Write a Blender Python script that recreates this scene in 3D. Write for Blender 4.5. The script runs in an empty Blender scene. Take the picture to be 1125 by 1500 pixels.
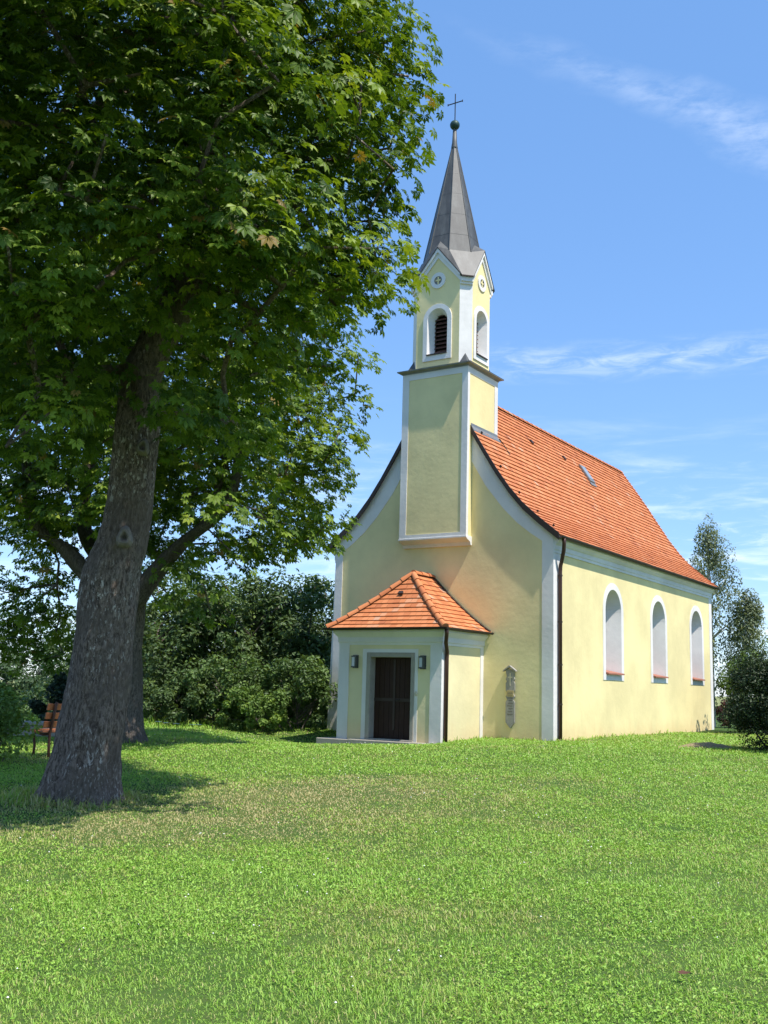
import bpy, bmesh, math, random
import numpy as np
from mathutils import Vector, Matrix, noise

SC = bpy.context.scene
COL = SC.collection
R = math.radians
rnd = random.Random(7)

# ------------------------------------------------------------------ camera
CAM_Z = 1.6
cam_d = bpy.data.cameras.new('camera')
cam = bpy.data.objects.new('camera', cam_d)
COL.objects.link(cam)
pit, rol = R(9.4566), R(1.5726)
fw = Vector((0, math.cos(pit), math.sin(pit)))
up0 = Vector((0, -math.sin(pit), math.cos(pit)))
rt0 = Vector((1, 0, 0))
rt = rt0 * math.cos(rol) + up0 * math.sin(rol)
up = -rt0 * math.sin(rol) + up0 * math.cos(rol)
m = Matrix((rt, up, -fw)).transposed().to_4x4()
m.translation = (0, 0, CAM_Z)
cam.matrix_world = m
cam_d.sensor_fit = 'VERTICAL'
cam_d.sensor_height = 24
cam_d.sensor_width = 18
cam_d.lens = 24 * 1536.47 / 1500
cam_d.clip_start = 0.1
cam_d.clip_end = 6000
SC.camera = cam

# ------------------------------------------------------------------ sun, sky
SUN_EL, SUN_AZ = R(62), R(132)      # azimuth clockwise from +Y
sun_dir = Vector((math.sin(SUN_AZ) * math.cos(SUN_EL), math.cos(SUN_AZ) * math.cos(SUN_EL), math.sin(SUN_EL)))
sd = bpy.data.lights.new('sun', 'SUN')
sd.energy = 2.9
sd.angle = R(0.53)
sd.color = (1.0, 0.945, 0.86)
sun = bpy.data.objects.new('sun', sd)
COL.objects.link(sun)
sun.rotation_euler = (-sun_dir).to_track_quat('-Z', 'Y').to_euler()

W = bpy.data.worlds.new('World')
SC.world = W
W.use_nodes = True
nt = W.node_tree
nt.nodes.clear()
def N(t, typ, **kw):
    n = t.nodes.new(typ)
    for k, v in kw.items():
        setattr(n, k, v)
    return n
out = N(nt, 'ShaderNodeOutputWorld')
bg = N(nt, 'ShaderNodeBackground')
bg.inputs[1].default_value = 0.15
nt.links.new(bg.outputs[0], out.inputs[0])
sky = N(nt, 'ShaderNodeTexSky', sky_type='NISHITA', sun_disc=False)
sky.sun_elevation = SUN_EL
sky.sun_rotation = SUN_AZ
sky.altitude = 450
sky.air_density = 0.95
sky.dust_density = 0.15
sky.ozone_density = 2.2

class G:
    """tiny helper to chain math nodes"""
    def __init__(s, t): s.t = t
    def math(s, op, a, b=None, c=None, clamp=False):
        n = N(s.t, 'ShaderNodeMath', operation=op, use_clamp=clamp)
        for i, x in enumerate((a, b, c)):
            if x is None: continue
            if isinstance(x, (int, float)): n.inputs[i].default_value = x
            else: s.t.links.new(x, n.inputs[i])
        return n.outputs[0]
    def noise(s, vec, scale, detail=4, rough=.55, dist=0.0):
        n = N(s.t, 'ShaderNodeTexNoise')
        n.inputs['Scale'].default_value = scale
        n.inputs['Detail'].default_value = detail
        n.inputs['Roughness'].default_value = rough
        n.inputs['Distortion'].default_value = dist
        if vec is not None: s.t.links.new(vec, n.inputs['Vector'])
        return n.outputs['Fac']
    def mapping(s, vec, scale=(1, 1, 1), rot=(0, 0, 0), loc=(0, 0, 0)):
        n = N(s.t, 'ShaderNodeMapping')
        n.inputs['Scale'].default_value = scale
        n.inputs['Rotation'].default_value = rot
        n.inputs['Location'].default_value = loc
        s.t.links.new(vec, n.inputs['Vector'])
        return n.outputs[0]
    def smooth(s, x, lo, hi, a=0.0, b=1.0):
        n = N(s.t, 'ShaderNodeMapRange', interpolation_type='SMOOTHSTEP')
        s.t.links.new(x, n.inputs[0])
        n.inputs[1].default_value = lo; n.inputs[2].default_value = hi
        n.inputs[3].default_value = a; n.inputs[4].default_value = b
        return n.outputs[0]
    def mix(s, f, a, b, mode='MIX'):
        n = N(s.t, 'ShaderNodeMix', data_type='RGBA', blend_type=mode)
        for i, x in ((0, f), (6, a), (7, b)):
            if isinstance(x, (int, float)): n.inputs[i].default_value = x
            elif isinstance(x, tuple): n.inputs[i].default_value = (*x[:3], 1)
            else: s.t.links.new(x, n.inputs[i])
        return n.outputs[2]
    def ramp(s, f, stops):
        n = N(s.t, 'ShaderNodeValToRGB')
        e = n.color_ramp.elements
        while len(e) > 1: e.remove(e[-1])
        for i, (p, c) in enumerate(stops):
            el = e[0] if i == 0 else e.new(p)
            el.position = p; el.color = (*c, 1)
        s.t.links.new(f, n.inputs[0])
        return n.outputs[0]

g = G(nt)
tc = N(nt, 'ShaderNodeTexCoord').outputs['Generated']
sep = N(nt, 'ShaderNodeSeparateXYZ'); nt.links.new(tc, sep.inputs[0])
X, Y, Z = sep.outputs
el = g.math('ARCSINE', Z)
az = g.math('ARCTAN2', X, Y)
cv = N(nt, 'ShaderNodeCombineXYZ')
nt.links.new(az, cv.inputs[0]); nt.links.new(el, cv.inputs[1])
ae = cv.outputs[0]
def dirpx(x, y):
    d = rt * (x - 562.5) + up * (750 - y) + fw * 1536.47
    return d.normalized()
# high streak of cirrus: distance to the great circle through two directions
d1, d2 = dirpx(830, 95), dirpx(1125, 212)
gn = d1.cross(d2).normalized(); gt = (d2 - d1).normalized()
def dotv(v):
    n = N(nt, 'ShaderNodeVectorMath', operation='DOT_PRODUCT')
    nt.links.new(tc, n.inputs[0]); n.inputs[1].default_value = v
    return n.outputs['Value']
dist = g.math('ADD', dotv(gn), g.math('MULTIPLY', g.math('SUBTRACT', g.noise(tc, 9, 3), .5), .05))
along = dotv(gt)
wid = g.smooth(along, d1.dot(gt) - .1, d2.dot(gt) + .05, .012, .034)
streak = g.math('SUBTRACT', 1.0, g.math('DIVIDE', g.math('ABSOLUTE', dist), wid), clamp=True)
streak = g.math('MULTIPLY', streak, g.smooth(along, d1.dot(gt) - .16, d2.dot(gt) + .02))
streak = g.math('MULTIPLY', streak, g.smooth(g.noise(g.mapping(ae, (9, 26, 1), (0, 0, .35)), 3.0, 7, .65), .28, .72))
# low wispy bands
wn = g.noise(g.mapping(ae, (2.0, 13, 1), (0, 0, -.04), (.7, .2, 0)), 3.2, 8, .60, .3)
wn2 = g.noise(g.mapping(ae, (5.0, 22, 1), (0, 0, .06)), 4.0, 8, .66, .6)
e1 = R(17.6)
b1 = g.math('SUBTRACT', 1.0, g.math('DIVIDE', g.math('ABSOLUTE', g.math('SUBTRACT', el, e1)), .022), clamp=True)
b1 = g.math('MULTIPLY', b1, g.smooth(wn2, .38, .78))
b1 = g.math('MULTIPLY', b1, g.smooth(az, .06, .13))
low = g.math('MULTIPLY', g.smooth(wn, .46, .78), g.smooth(el, R(16.5), R(8)))
low2 = g.math('MULTIPLY', g.smooth(wn2, .5, .8), g.math('MULTIPLY', g.smooth(el, R(14.5), R(6)), .7))
cl = g.math('ADD', g.math('MULTIPLY', streak, .22), g.math('MULTIPLY', b1, .34))
cl = g.math('ADD', cl, g.math('MULTIPLY', g.math('ADD', low, low2), .55), clamp=True)
hs = N(nt, 'ShaderNodeHueSaturation'); hs.inputs['Saturation'].default_value = 1.05; hs.inputs['Value'].default_value = .90
nt.links.new(sky.outputs[0], hs.inputs['Color'])
base_sky = g.mix(.60, hs.outputs[0], (.43, 1.05, 2.30))
colr = g.mix(cl, base_sky, (4.2, 4.4, 4.6))
nt.links.new(colr, bg.inputs[0])

SC.view_settings.view_transform = 'Standard'
SC.view_settings.look = 'None'
SC.view_settings.gamma = 1
SC.view_settings.exposure = 1.24
SC.cycles.max_bounces = 8
SC.cycles.transparent_max_bounces = 8

# ------------------------------------------------------------------ materials
def new_mat(name):
    mt = bpy.data.materials.new(name); mt.use_nodes = True
    t = mt.node_tree; t.nodes.clear()
    o = N(t, 'ShaderNodeOutputMaterial'); b = N(t, 'ShaderNodeBsdfPrincipled')
    t.links.new(b.outputs[0], o.inputs[0])
    return mt, t, b, o
def bump(t, b, h, strength=.3, dist=.01):
    n = N(t, 'ShaderNodeBump'); n.inputs['Strength'].default_value = strength
    n.inputs['Distance'].default_value = dist
    t.links.new(h, n.inputs['Height']); t.links.new(n.outputs[0], b.inputs['Normal'])
def objc(t): return N(t, 'ShaderNodeTexCoord').outputs['Object']
def simple(name, c, rough=.6, metal=0, var=.12, scale=6, bs=.1, spec=.3):
    mt, t, b, o = new_mat(name); gg = G(t); oc = objc(t)
    n = gg.noise(oc, scale, 6, .6)
    lo = tuple(x * (1 - var) for x in c); hi = tuple(min(1, x * (1 + var)) for x in c)
    t.links.new(gg.mix(n, lo, hi), b.inputs['Base Color'])
    b.inputs['Roughness'].default_value = rough; b.inputs['Metallic'].default_value = metal
    b.inputs['Specular IOR Level'].default_value = spec
    if bs: bump(t, b, gg.noise(oc, scale * 6, 4), bs, .01)
    return mt
def plaster(name, c, dirt=(.32, .28, .16), foot=.5):
    mt, t, b, o = new_mat(name); gg = G(t); oc = objc(t)
    n1 = gg.noise(oc, .55, 5, .6); n2 = gg.noise(gg.mapping(oc, (1, 1, .25)), 2.6, 6, .65)
    n3 = gg.noise(oc, 9, 5, .6)
    lo = tuple(x * .87 for x in c); hi = tuple(min(1, x * 1.06) for x in c)
    base = gg.mix(gg.smooth(n1, .3, .7), lo, hi)
    base = gg.mix(gg.math('MULTIPLY', gg.smooth(n2, .52, .80), .26), base, tuple(x * .72 for x in c))
    s = N(t, 'ShaderNodeSeparateXYZ'); t.links.new(oc, s.inputs[0])
    hz = gg.math('ADD', s.outputs[2], gg.math('MULTIPLY', gg.math('SUBTRACT', n2, .5), .9))
    fr = gg.math('MULTIPLY', gg.smooth(hz, .55, -.1), foot)
    base = gg.mix(fr, base, dirt)
    t.links.new(base, b.inputs['Base Color'])
    b.inputs['Roughness'].default_value = .9; b.inputs['Specular IOR Level'].default_value = .15
    bump(t, b, gg.math('ADD', gg.math('MULTIPLY', gg.noise(oc, 1.6, 4), 2.0), n3), .35, .012)
    return mt
YELLOW = plaster('yellow_plaster', (.82, .70, .37), (.67, .46, .23), .5)
YPORCH = plaster('porch_yellow_plaster', (.79, .70, .42), (.64, .46, .25), .45)
WHITE = plaster('white_plaster', (.78, .75, .72), (.52, .48, .41), .35)

def attr(t, name):
    n = N(t, 'ShaderNodeAttribute'); n.attribute_name = name
    return n.outputs['Fac']
def tile_mat():
    mt, t, b, o = new_mat('clay_tile'); gg = G(t); oc = objc(t)
    a = attr(t, 'tint')
    c = gg.ramp(a, [(0, (.27, .09, .045)), (.2, (.43, .142, .056)), (.55, (.52, .18, .068)), (.85, (.58, .225, .095)), (1, (.52, .29, .18))])
    n = gg.noise(oc, 1.1, 6, .65)
    c = gg.mix(gg.math('MULTIPLY', gg.smooth(n, .52, .8), .35), c, (.30, .11, .06))
    n2 = gg.noise(oc, 14, 5, .6)
    c = gg.mix(gg.math('MULTIPLY', gg.smooth(n2, .6, .8), .22), c, (.24, .15, .11))
    t.links.new(c, b.inputs['Base Color'])
    b.inputs['Roughness'].default_value = .75; b.inputs['Specular IOR Level'].default_value = .25
    bump(t, b, gg.noise(oc, 30, 4), .2, .01)
    return mt
TILE = tile_mat()
def metal_sheet():
    mt, t, b, o = new_mat('weathered_copper_sheet'); gg = G(t); oc = objc(t)
    n = gg.noise(gg.mapping(oc, (1, 1, .22)), 4.5, 7, .65)
    c = gg.ramp(n, [(.25, (.038, .038, .037)), (.5, (.064, .065, .063)), (.66, (.10, .102, .097)), (.8, (.10, .135, .12))])
    t.links.new(c, b.inputs['Base Color'])
    b.inputs['Metallic'].default_value = 0; b.inputs['Roughness'].default_value = .55
    bump(t, b, gg.noise(oc, 8, 4), .15, .01)
    return mt
COPPER = metal_sheet()
DARKC = simple('dark_copper', (.055, .040, .034), .5, .3, .25, 5)
VERDI = simple('verdigris', (.025, .06, .05), .5, .2, .4, 9)
IRON = simple('black_iron', (.025, .022, .02), .5, .4)
PIPE = simple('brown_copper_pipe', (.10, .055, .045), .4, .6, .3, 4)
STONE = simple('grey_sandstone', (.34, .31, .26), .9, 0, .25, 5, .4)
LEDGE = simple('weathered_ledge', (.25, .25, .245), .85, 0, .3, 5, .3)
DOORW = simple('dark_door_wood', (.036, .017, .011), .75, 0, .35, 6, .2)
DOORB = simple('door_batten', (.055, .038, .029), .6, 0, .3, 8, .2)
LOUV = simple('louvre_wood', (.10, .045, .03), .7, 0, .3, 8, .2)
BLACK = simple('black_void', (.008, .008, .008), .9, 0, 0, 4, 0)
LAMPM = simple('lamp_metal', (.10, .105, .10), .45, .5)
LAMPG = simple('lamp_glass', (.52, .56, .58), .2, 0, .05, 5, 0, .5)
SILLC = simple('terracotta_sill', (.36, .15, .10), .85, 0, .2, 8)
GLASS = simple('window_glass', (.05, .06, .07), .08, 0, .1, 3, 0, .6)
BENCHW = simple('varnished_bench_wood', (.33, .12, .05), .5, 0, .35, 9, .2)
BENCHM = simple('bench_iron', (.12, .055, .035), .6, .2, .3, 6)
ZINC = simple('zinc_flashing', (.26, .26, .25), .45, .5, .2, 5)
GLAZE = simple('skylight_glass', (.25, .29, .32), .12, 0, .1, 3, 0, .6)
BOARD = simple('weathered_grey_board', (.30, .285, .255), .85, 0, .25, 12, .3)
BOARDD = simple('carved_line', (.17, .15, .13), .9, 0, .2, 12, .2)
BRASS = simple('pale_brass', (.60, .55, .42), .4, .3)

# ------------------------------------------------------------------ mesh helpers
class MB:
    def __init__(s): s.v = []; s.f = []; s.mi = []; s.tint = []
    def add(s, verts, faces, mi=0, tint=.5):
        o = len(s.v); s.v += [tuple(p) for p in verts]
        for f in faces:
            s.f.append(tuple(i + o for i in f)); s.mi.append(mi); s.tint.append(tint)
    def box(s, a, b, mi=0, tint=.5):
        x0, y0, z0 = a; x1, y1, z1 = b
        s.add([(x0, y0, z0), (x1, y0, z0), (x1, y1, z0), (x0, y1, z0), (x0, y0, z1), (x1, y0, z1), (x1, y1, z1), (x0, y1, z1)],
              [(0, 3, 2, 1), (4, 5, 6, 7), (0, 1, 5, 4), (1, 2, 6, 5), (2, 3, 7, 6), (3, 0, 4, 7)], mi, tint)
    def quad(s, a, b, c, d, mi=0, tint=.5): s.add([a, b, c, d], [(0, 1, 2, 3)], mi, tint)
    def prism(s, poly, off, mi=0, tint=.5):
        """closed polygon (3-D points) swept by an offset vector"""
        n = len(poly); off = Vector(off)
        p2 = [tuple(Vector(p) + off) for p in poly]
        s.add(list(poly) + p2, [tuple(range(n))[::-1], tuple(range(n, 2 * n))] + [(i, (i + 1) % n, (i + 1) % n + n, i + n) for i in range(n)], mi, tint)
    def tube(s, pts, rad, n=8, mi=0, tint=.5, cap=True):
        pts = [Vector(p) for p in pts]
        if not hasattr(rad, '__len__'): rad = [rad] * len(pts)
        vs = []; fs = []; ref = None
        for i, p in enumerate(pts):
            d = (pts[min(i + 1, len(pts) - 1)] - pts[max(i - 1, 0)]).normalized()
            if ref is None:
                ref = Vector((1, 0, 0)) if abs(d.x) < .8 else Vector((0, 1, 0))
            a = (ref - d * ref.dot(d)).normalized(); b = d.cross(a); ref = a
            for k in range(n):
                t = 2 * math.pi * k / n
                vs.append(p + (a * math.cos(t) + b * math.sin(t)) * rad[i])
        for i in range(len(pts) - 1):
            for k in range(n):
                fs.append((i * n + k, i * n + (k + 1) % n, (i + 1) * n + (k + 1) % n, (i + 1) * n + k))
        if cap: fs += [tuple(range(n))[::-1], tuple(range((len(pts) - 1) * n, len(pts) * n))]
        s.add(vs, fs, mi, tint)
    def lathe(s, prof, c, n=20, mi=0):
        vs = []; fs = []
        for r_, z_ in prof:
            for k in range(n):
                t = 2 * math.pi * k / n
                vs.append((c[0] + r_ * math.cos(t), c[1] + r_ * math.sin(t), c[2] + z_))
        for i in range(len(prof) - 1):
            for k in range(n):
                fs.append((i * n + k, i * n + (k + 1) % n, (i + 1) * n + (k + 1) % n, (i + 1) * n + k))
        s.add(vs, fs, mi)
    def build(s, name, mats, parent=None, smooth=False, recalc=True, bevel=0):
        me = bpy.data.meshes.new(name)
        me.from_pydata(s.v, [], s.f)
        if not isinstance(mats, (list, tuple)): mats = [mats]
        for q in mats: me.materials.append(q)
        me.polygons.foreach_set('material_index', s.mi)
        a = me.attributes.new('tint', 'FLOAT', 'FACE'); a.data.foreach_set('value', s.tint)
        if recalc:
            bm = bmesh.new(); bm.from_mesh(me); bmesh.ops.recalc_face_normals(bm, faces=bm.faces); bm.to_mesh(me); bm.free()
        if smooth: me.polygons.foreach_set('use_smooth', [True] * len(me.polygons))
        me.update()
        o = bpy.data.objects.new(name, me); COL.objects.link(o)
        if parent: o.parent = parent
        if bevel:
            md = o.modifiers.new('soft_edges', 'BEVEL'); md.width = bevel; md.segments = 2; md.limit_method = 'ANGLE'; md.angle_limit = R(40)
        return o
def tag(o, label, cat, group=None, kind=None):
    if label: o['label'] = label
    if cat: o['category'] = cat
    if group: o['group'] = group
    if kind: o['kind'] = kind
    return o
def empty(name, loc, rz=0):
    o = bpy.data.objects.new(name, None); COL.objects.link(o)
    o.location = loc; o.rotation_euler = (0, 0, rz); o.empty_display_size = .3
    return o
def np_mesh(name, V, F, mats, parent=None, tint=None, smooth=False, mi=None):
    """fast mesh from numpy; F is (n,3) or (n,4); tint is a per-vertex attribute"""
    me = bpy.data.meshes.new(name)
    n, k = F.shape
    me.vertices.add(len(V)); me.vertices.foreach_set('co', np.ascontiguousarray(V, dtype=np.float32).ravel())
    me.loops.add(n * k); me.loops.foreach_set('vertex_index', np.ascontiguousarray(F, dtype=np.int32).ravel())
    me.polygons.add(n); me.polygons.foreach_set('loop_start', np.arange(0, n * k, k, dtype=np.int32))
    if not isinstance(mats, (list, tuple)): mats = [mats]
    for q in mats: me.materials.append(q)
    if mi is not None: me.polygons.foreach_set('material_index', mi.astype(np.int32))
    me.update(calc_edges=True)
    if tint is not None:
        a = me.attributes.new('tint', 'FLOAT', 'POINT'); a.data.foreach_set('value', tint.astype(np.float32))
    me.polygons.foreach_set('use_smooth', np.full(n, bool(smooth)))
    o = bpy.data.objects.new(name, me); COL.objects.link(o)
    if parent: o.parent = parent
    return o
# numpy value noise
_tab = np.random.default_rng(3).random(65536)
def vnoise(x, y, seed=0):
    xi = np.floor(x).astype(np.int64); yi = np.floor(y).astype(np.int64)
    fx = x - xi; fy = y - yi; fx = fx * fx * (3 - 2 * fx); fy = fy * fy * (3 - 2 * fy)
    h = lambda a, b: _tab[((a * 73856093) ^ (b * 19349663) ^ (seed * 83492791)) & 65535]
    return (h(xi, yi) * (1 - fx) + h(xi + 1, yi) * fx) * (1 - fy) + (h(xi, yi + 1) * (1 - fx) + h(xi + 1, yi + 1) * fx) * fy
def fbm(x, y, seed=0, o=4):
    r = 0; a = .5; t = 0
    for i in range(o):
        r = r + a * vnoise(x * 2 ** i, y * 2 ** i, seed + i); t += a; a *= .5
    return r / t
def sstep(x, a, b):
    t = np.clip((x - a) / (b - a), 0, 1); return t * t * (3 - 2 * t)

# ------------------------------------------------------------------ ground
NC = Vector((4.418, 27.0, CAM_Z - 1.241))
YAW = R(32.928)
UX, UY = -math.cos(YAW), math.sin(YAW)
VX, VY = math.sin(YAW), math.cos(YAW)
def ground_z(x, y):
    x = np.asarray(x, float); y = np.asarray(y, float)
    z = .325 * sstep(y, 7, 25) + .05 * sstep(y, 3, 9)
    z = z + .05 * (fbm(x * .35, y * .35, 5, 3) - .5) * 2
    # a slight hump of turf against the corner of the chapel
    z = z - .44 * np.exp(-((x + 1.3) ** 2 + (y - 27.2) ** 2) / 6.0)
    sdist = (x + 10) * -.543 + (y - 26.5) * .84
    soft = np.where(sdist < 3, np.clip(sdist, 0, 3) ** 2 / 6, sdist - 1.5)
    z = z - np.minimum(.17 * soft, 7.0) * sstep(9 - x, -14, 2)
    return z
def gz(x, y): return float(ground_z(x, y))
def axis(pts):
    out_ = []
    for a, b, s_ in pts: out_ += list(np.arange(a, b, s_))
    return np.array(out_ + [pts[-1][1]])
xs = axis([(-900, -200, 100), (-200, -60, 20), (-60, -20, 4), (-20, 20, .4), (20, 60, 4), (60, 200, 20), (200, 900, 100)])
ys = axis([(-200, -20, 20), (-20, 0, 2), (0, 40, .4), (40, 80, 3), (80, 200, 20), (200, 3000, 200)])
gx, gy = np.meshgrid(xs, ys)
gV = np.stack([gx, gy, ground_z(gx, gy)], -1).reshape(-1, 3)
nx = len(xs); ii = np.arange((len(ys) - 1) * nx).reshape(len(ys) - 1, nx)[:, :-1].ravel()
gF = np.stack([ii, ii + 1, ii + nx + 1, ii + nx], 1)
def ground_mat():
    mt, t, b, o = new_mat('lawn_soil'); gg = G(t)
    p = N(t, 'ShaderNodeNewGeometry').outputs['Position']
    n1 = gg.noise(p, .5, 6, .6); n2 = gg.noise(p, 11, 6, .7)
    c = gg.mix(gg.smooth(n1, .3, .7), (.045, .095, .019), (.075, .12, .028))
    c = gg.mix(gg.math('MULTIPLY', gg.smooth(n2, .45, .75), .6), c, (.075, .075, .032))
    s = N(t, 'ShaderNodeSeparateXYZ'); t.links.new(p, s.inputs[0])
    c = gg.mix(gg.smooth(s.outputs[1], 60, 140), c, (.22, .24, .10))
    t.links.new(c, b.inputs['Base Color']); b.inputs['Roughness'].default_value = 1; b.inputs['Specular IOR Level'].default_value = .1
    bump(t, b, gg.noise(p, 40, 4), .6, .02)
    return mt
gr = np_mesh('ground', gV, gF, ground_mat(), smooth=True)
tag(gr, None, None, kind='structure')

# ------------------------------------------------------------------ grass
def leaf_shader(name, ramp, trans=.35, rough=.5, spec=.3, tcol=(1.25, 1.15, .5)):
    mt = bpy.data.materials.new(name); mt.use_nodes = True
    t = mt.node_tree; t.nodes.clear(); gg = G(t)
    o = N(t, 'ShaderNodeOutputMaterial')
    c = gg.ramp(attr(t, 'tint'), ramp)
    b = N(t, 'ShaderNodeBsdfPrincipled'); t.links.new(c, b.inputs['Base Color'])
    b.inputs['Roughness'].default_value = rough; b.inputs['Specular IOR Level'].default_value = spec
    tr = N(t, 'ShaderNodeBsdfTranslucent')
    t.links.new(gg.mix(1.0, c, tcol, 'MULTIPLY'), tr.inputs[0])
    mx = N(t, 'ShaderNodeMixShader'); mx.inputs[0].default_value = trans
    t.links.new(b.outputs[0], mx.inputs[1]); t.links.new(tr.outputs[0], mx.inputs[2])
    t.links.new(mx.outputs[0], o.inputs[0])
    return mt
GRASS = leaf_shader('grass_blade', [(0, (.50, .43, .20)), (.2, (.41, .45, .12)), (.42, (.32, .47, .068)), (.7, (.245, .46, .055)), (1, (.37, .56, .10))], .3, .5, .4, (1.1, 1.1, .6))
rng = np.random.default_rng(11)
def inside_chapel(x, y, mrg=.0):
    dx, dy = x - NC.x, y - NC.y
    u = dx * UX + dy * UY; v = dx * VX + dy * VY
    nave = (u > mrg) & (u < 6.9 - mrg) & (v > mrg) & (v < 14.5)
    por = (u > 2.0 + mrg) & (u < 5.1 - mrg) & (v > -2.2 + mrg) & (v < .1)
    slab = (u > 2.0) & (u < 5.75) & (v > -2.5) & (v < 0)
    return nave | por | slab
def dry_map(x, y):
    """dried-out turf beside the big tree, plus faint blotches everywhere"""
    d = np.exp(-(((x + 1.9) / 2.0) ** 2 + ((y - 12.3) / 1.9) ** 2)) + .8 * np.exp(-(((x + .3) / 1.8) ** 2 + ((y - 14.2) / 2.4) ** 2)) \
        + .7 * np.exp(-(((x + 3.4) / 1.6) ** 2 + ((y - 10.9) / 1.2) ** 2)) + .35 * np.exp(-(((x - 1.6) / 2.2) ** 2 + ((y - 15.5) / 3) ** 2))
    return d * (.35 + 1.0 * fbm(x * 1.1, y * 1.1, 21, 4)) + .95 * np.clip(fbm(x * .55, y * .55, 31, 4) - .47, 0, 1)
def scatter(dens, y0, y1, xfun):
    P = []
    edges = np.geomspace(y0, y1, 40)
    for a, b in zip(edges[:-1], edges[1:]):
        l, r_ = xfun((a + b) / 2)
        n = int(dens((a + b) / 2) * (r_ - l) * (b - a))
        P.append(np.stack([rng.uniform(l, r_, n), rng.uniform(a, b, n)], 1))
    P = np.concatenate(P)
    return P[~inside_chapel(P[:, 0], P[:, 1])]
span = lambda y: (-.43 * y - 1.6, .43 * y + 1.6)
P = scatter(lambda y: min(5200, 1.05e5 / y ** 1.62), 3.6, 36, span)
n = len(P); x, y = P.T
dry = dry_map(x, y); tuft = fbm(x * 2.3, y * 2.3, 41, 3)
edge = sstep((x + 10) * -.543 + (y - 26.5) * .84, -.6, .8) * sstep(2.5 - x, 0, 2)
L = (.021 + .032 * rng.random(n) ** 1.8) * (.45 + 1.2 * tuft) * np.maximum(1, (y / 14) ** .35) * (1 - .25 * np.clip(dry, 0, 1)) + edge * rng.uniform(.05, .38, n)
for bx_, by_, r_ in ((-3.72, 13.2, .75), (-5.25, 21.6, .6)):
    L = L + np.exp(-(np.clip(np.hypot(x - bx_, y - by_) - r_, 0, 9) / .12) ** 2) * rng.uniform(0, .15, n)
_u = (x - NC.x) * UX + (y - NC.y) * UY; _v = (x - NC.x) * VX + (y - NC.y) * VY
_d = np.minimum(np.hypot(np.maximum(np.maximum(-_u, _u - 6.9), 0), np.maximum(np.maximum(-_v, _v - 14.5), 0)), np.hypot(np.maximum(np.maximum(2.0 - _u, _u - 5.1), 0), np.maximum(np.maximum(-2.2 - _v, _v), 0)))
L = L + np.exp(-(_d / .14) ** 2) * rng.uniform(0, .17, n) * (rng.random(n) < .5)
Wd = .0031 * np.maximum(1, y / 5.5) * rng.uniform(.7, 1.5, n)
ang = rng.uniform(0, 2 * np.pi, n); tilt = rng.uniform(.45, 1.8, n)
hd = np.stack([np.cos(ang), np.sin(ang)], 1); sdv = np.stack([-np.sin(ang), np.cos(ang)], 1)
z = ground_z(x, y) - .004
base = np.stack([x, y, z], 1)
def pt(along, h, side):
    return base + np.concatenate([hd * (along * L)[:, None] + sdv * (side * Wd)[:, None], (h * L)[:, None]], 1)
s1 = np.sin(tilt * .6); c1 = np.cos(tilt * .6); s2 = np.sin(tilt * 1.3); c2 = np.cos(tilt * 1.3)
a1, h1 = .55 * s1, .55 * c1; a2, h2 = a1 + .5 * s2, h1 + .5 * c2
V = np.stack([pt(0 * a1, 0 * a1, .5 + 0 * a1), pt(0 * a1, 0 * a1, -.5 + 0 * a1), pt(a1, h1, -.5 + 0 * a1), pt(a1, h1, .5 + 0 * a1), pt(a2, h2, 0 * a1)], 1).reshape(-1, 3)
o5 = np.arange(n)[:, None] * 5
F = np.concatenate([o5 + [0, 1, 2], o5 + [0, 2, 3], o5 + [3, 2, 4]], 1).reshape(-1, 3)
tint = np.clip(.62 + .55 * (fbm(x * .9, y * .9, 51, 4) - .5) + .5 * (fbm(x * 5, y * 5, 53, 3) - .5) + rng.normal(0, .22, n) - .78 * dry, 0, 1)
tint = np.where(rng.random(n) < .05, rng.uniform(0, .12, n), tint)
gro = np_mesh('grass', V, F, GRASS, tint=np.repeat(tint, 5))
tag(gro, 'short scruffy sunlit grass covering the lawn in front of the chapel', 'grass', kind='stuff')
# broad weed leaves (clover, plantain) low in the turf
P = scatter(lambda y: min(3000, 7.5e4 / y ** 1.7), 3.6, 27, span)
x, y = P.T; keep = rng.random(len(x)) < sstep(fbm(x * 1.1, y * 1.1, 61, 5), .30, .70) * (1 - .8 * np.clip(dry_map(x, y) * 1.3, 0, 1)); P = P[keep]; x, y = P.T; n = len(x)
sz = (.0035 + .0085 * rng.random(n) ** 2.5) * np.maximum(1, (y / 7) ** .6)
nrm = np.stack([rng.normal(0, .45, n), rng.normal(0, .45, n), np.ones(n)], 1); nrm /= np.linalg.norm(nrm, axis=1)[:, None]
t1 = np.cross(nrm, np.stack([np.cos(rng.uniform(0, 6.28, n)), np.sin(rng.uniform(0, 6.28, n)), np.zeros(n)], 1)); t1 /= np.linalg.norm(t1, axis=1)[:, None]
t2 = np.cross(nrm, t1); c0 = np.stack([x, y, ground_z(x, y) + rng.uniform(.008, .042, n)], 1)
ks = [(-1.3, 0), (-.3, .62), (.7, .55), (1.25, 0), (.7, -.55), (-.3, -.62)]
V = np.stack([c0 + t1 * (sz * a)[:, None] + t2 * (sz * b_)[:, None] - nrm * (sz * (.25 * a * a))[:, None] for a, b_ in ks], 1).reshape(-1, 3)
o6 = np.arange(n)[:, None] * 6
F = np.concatenate([o6 + [0, 1, 2, 3], o6 + [0, 3, 4, 5]], 1).reshape(-1, 4)
wd = np_mesh('clover', V, F, GRASS, tint=np.repeat(np.clip(rng.normal(.66, .2, n) + .35 * (fbm(x * 3, y * 3, 57, 3) - .5), 0, 1), 6))
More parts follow.
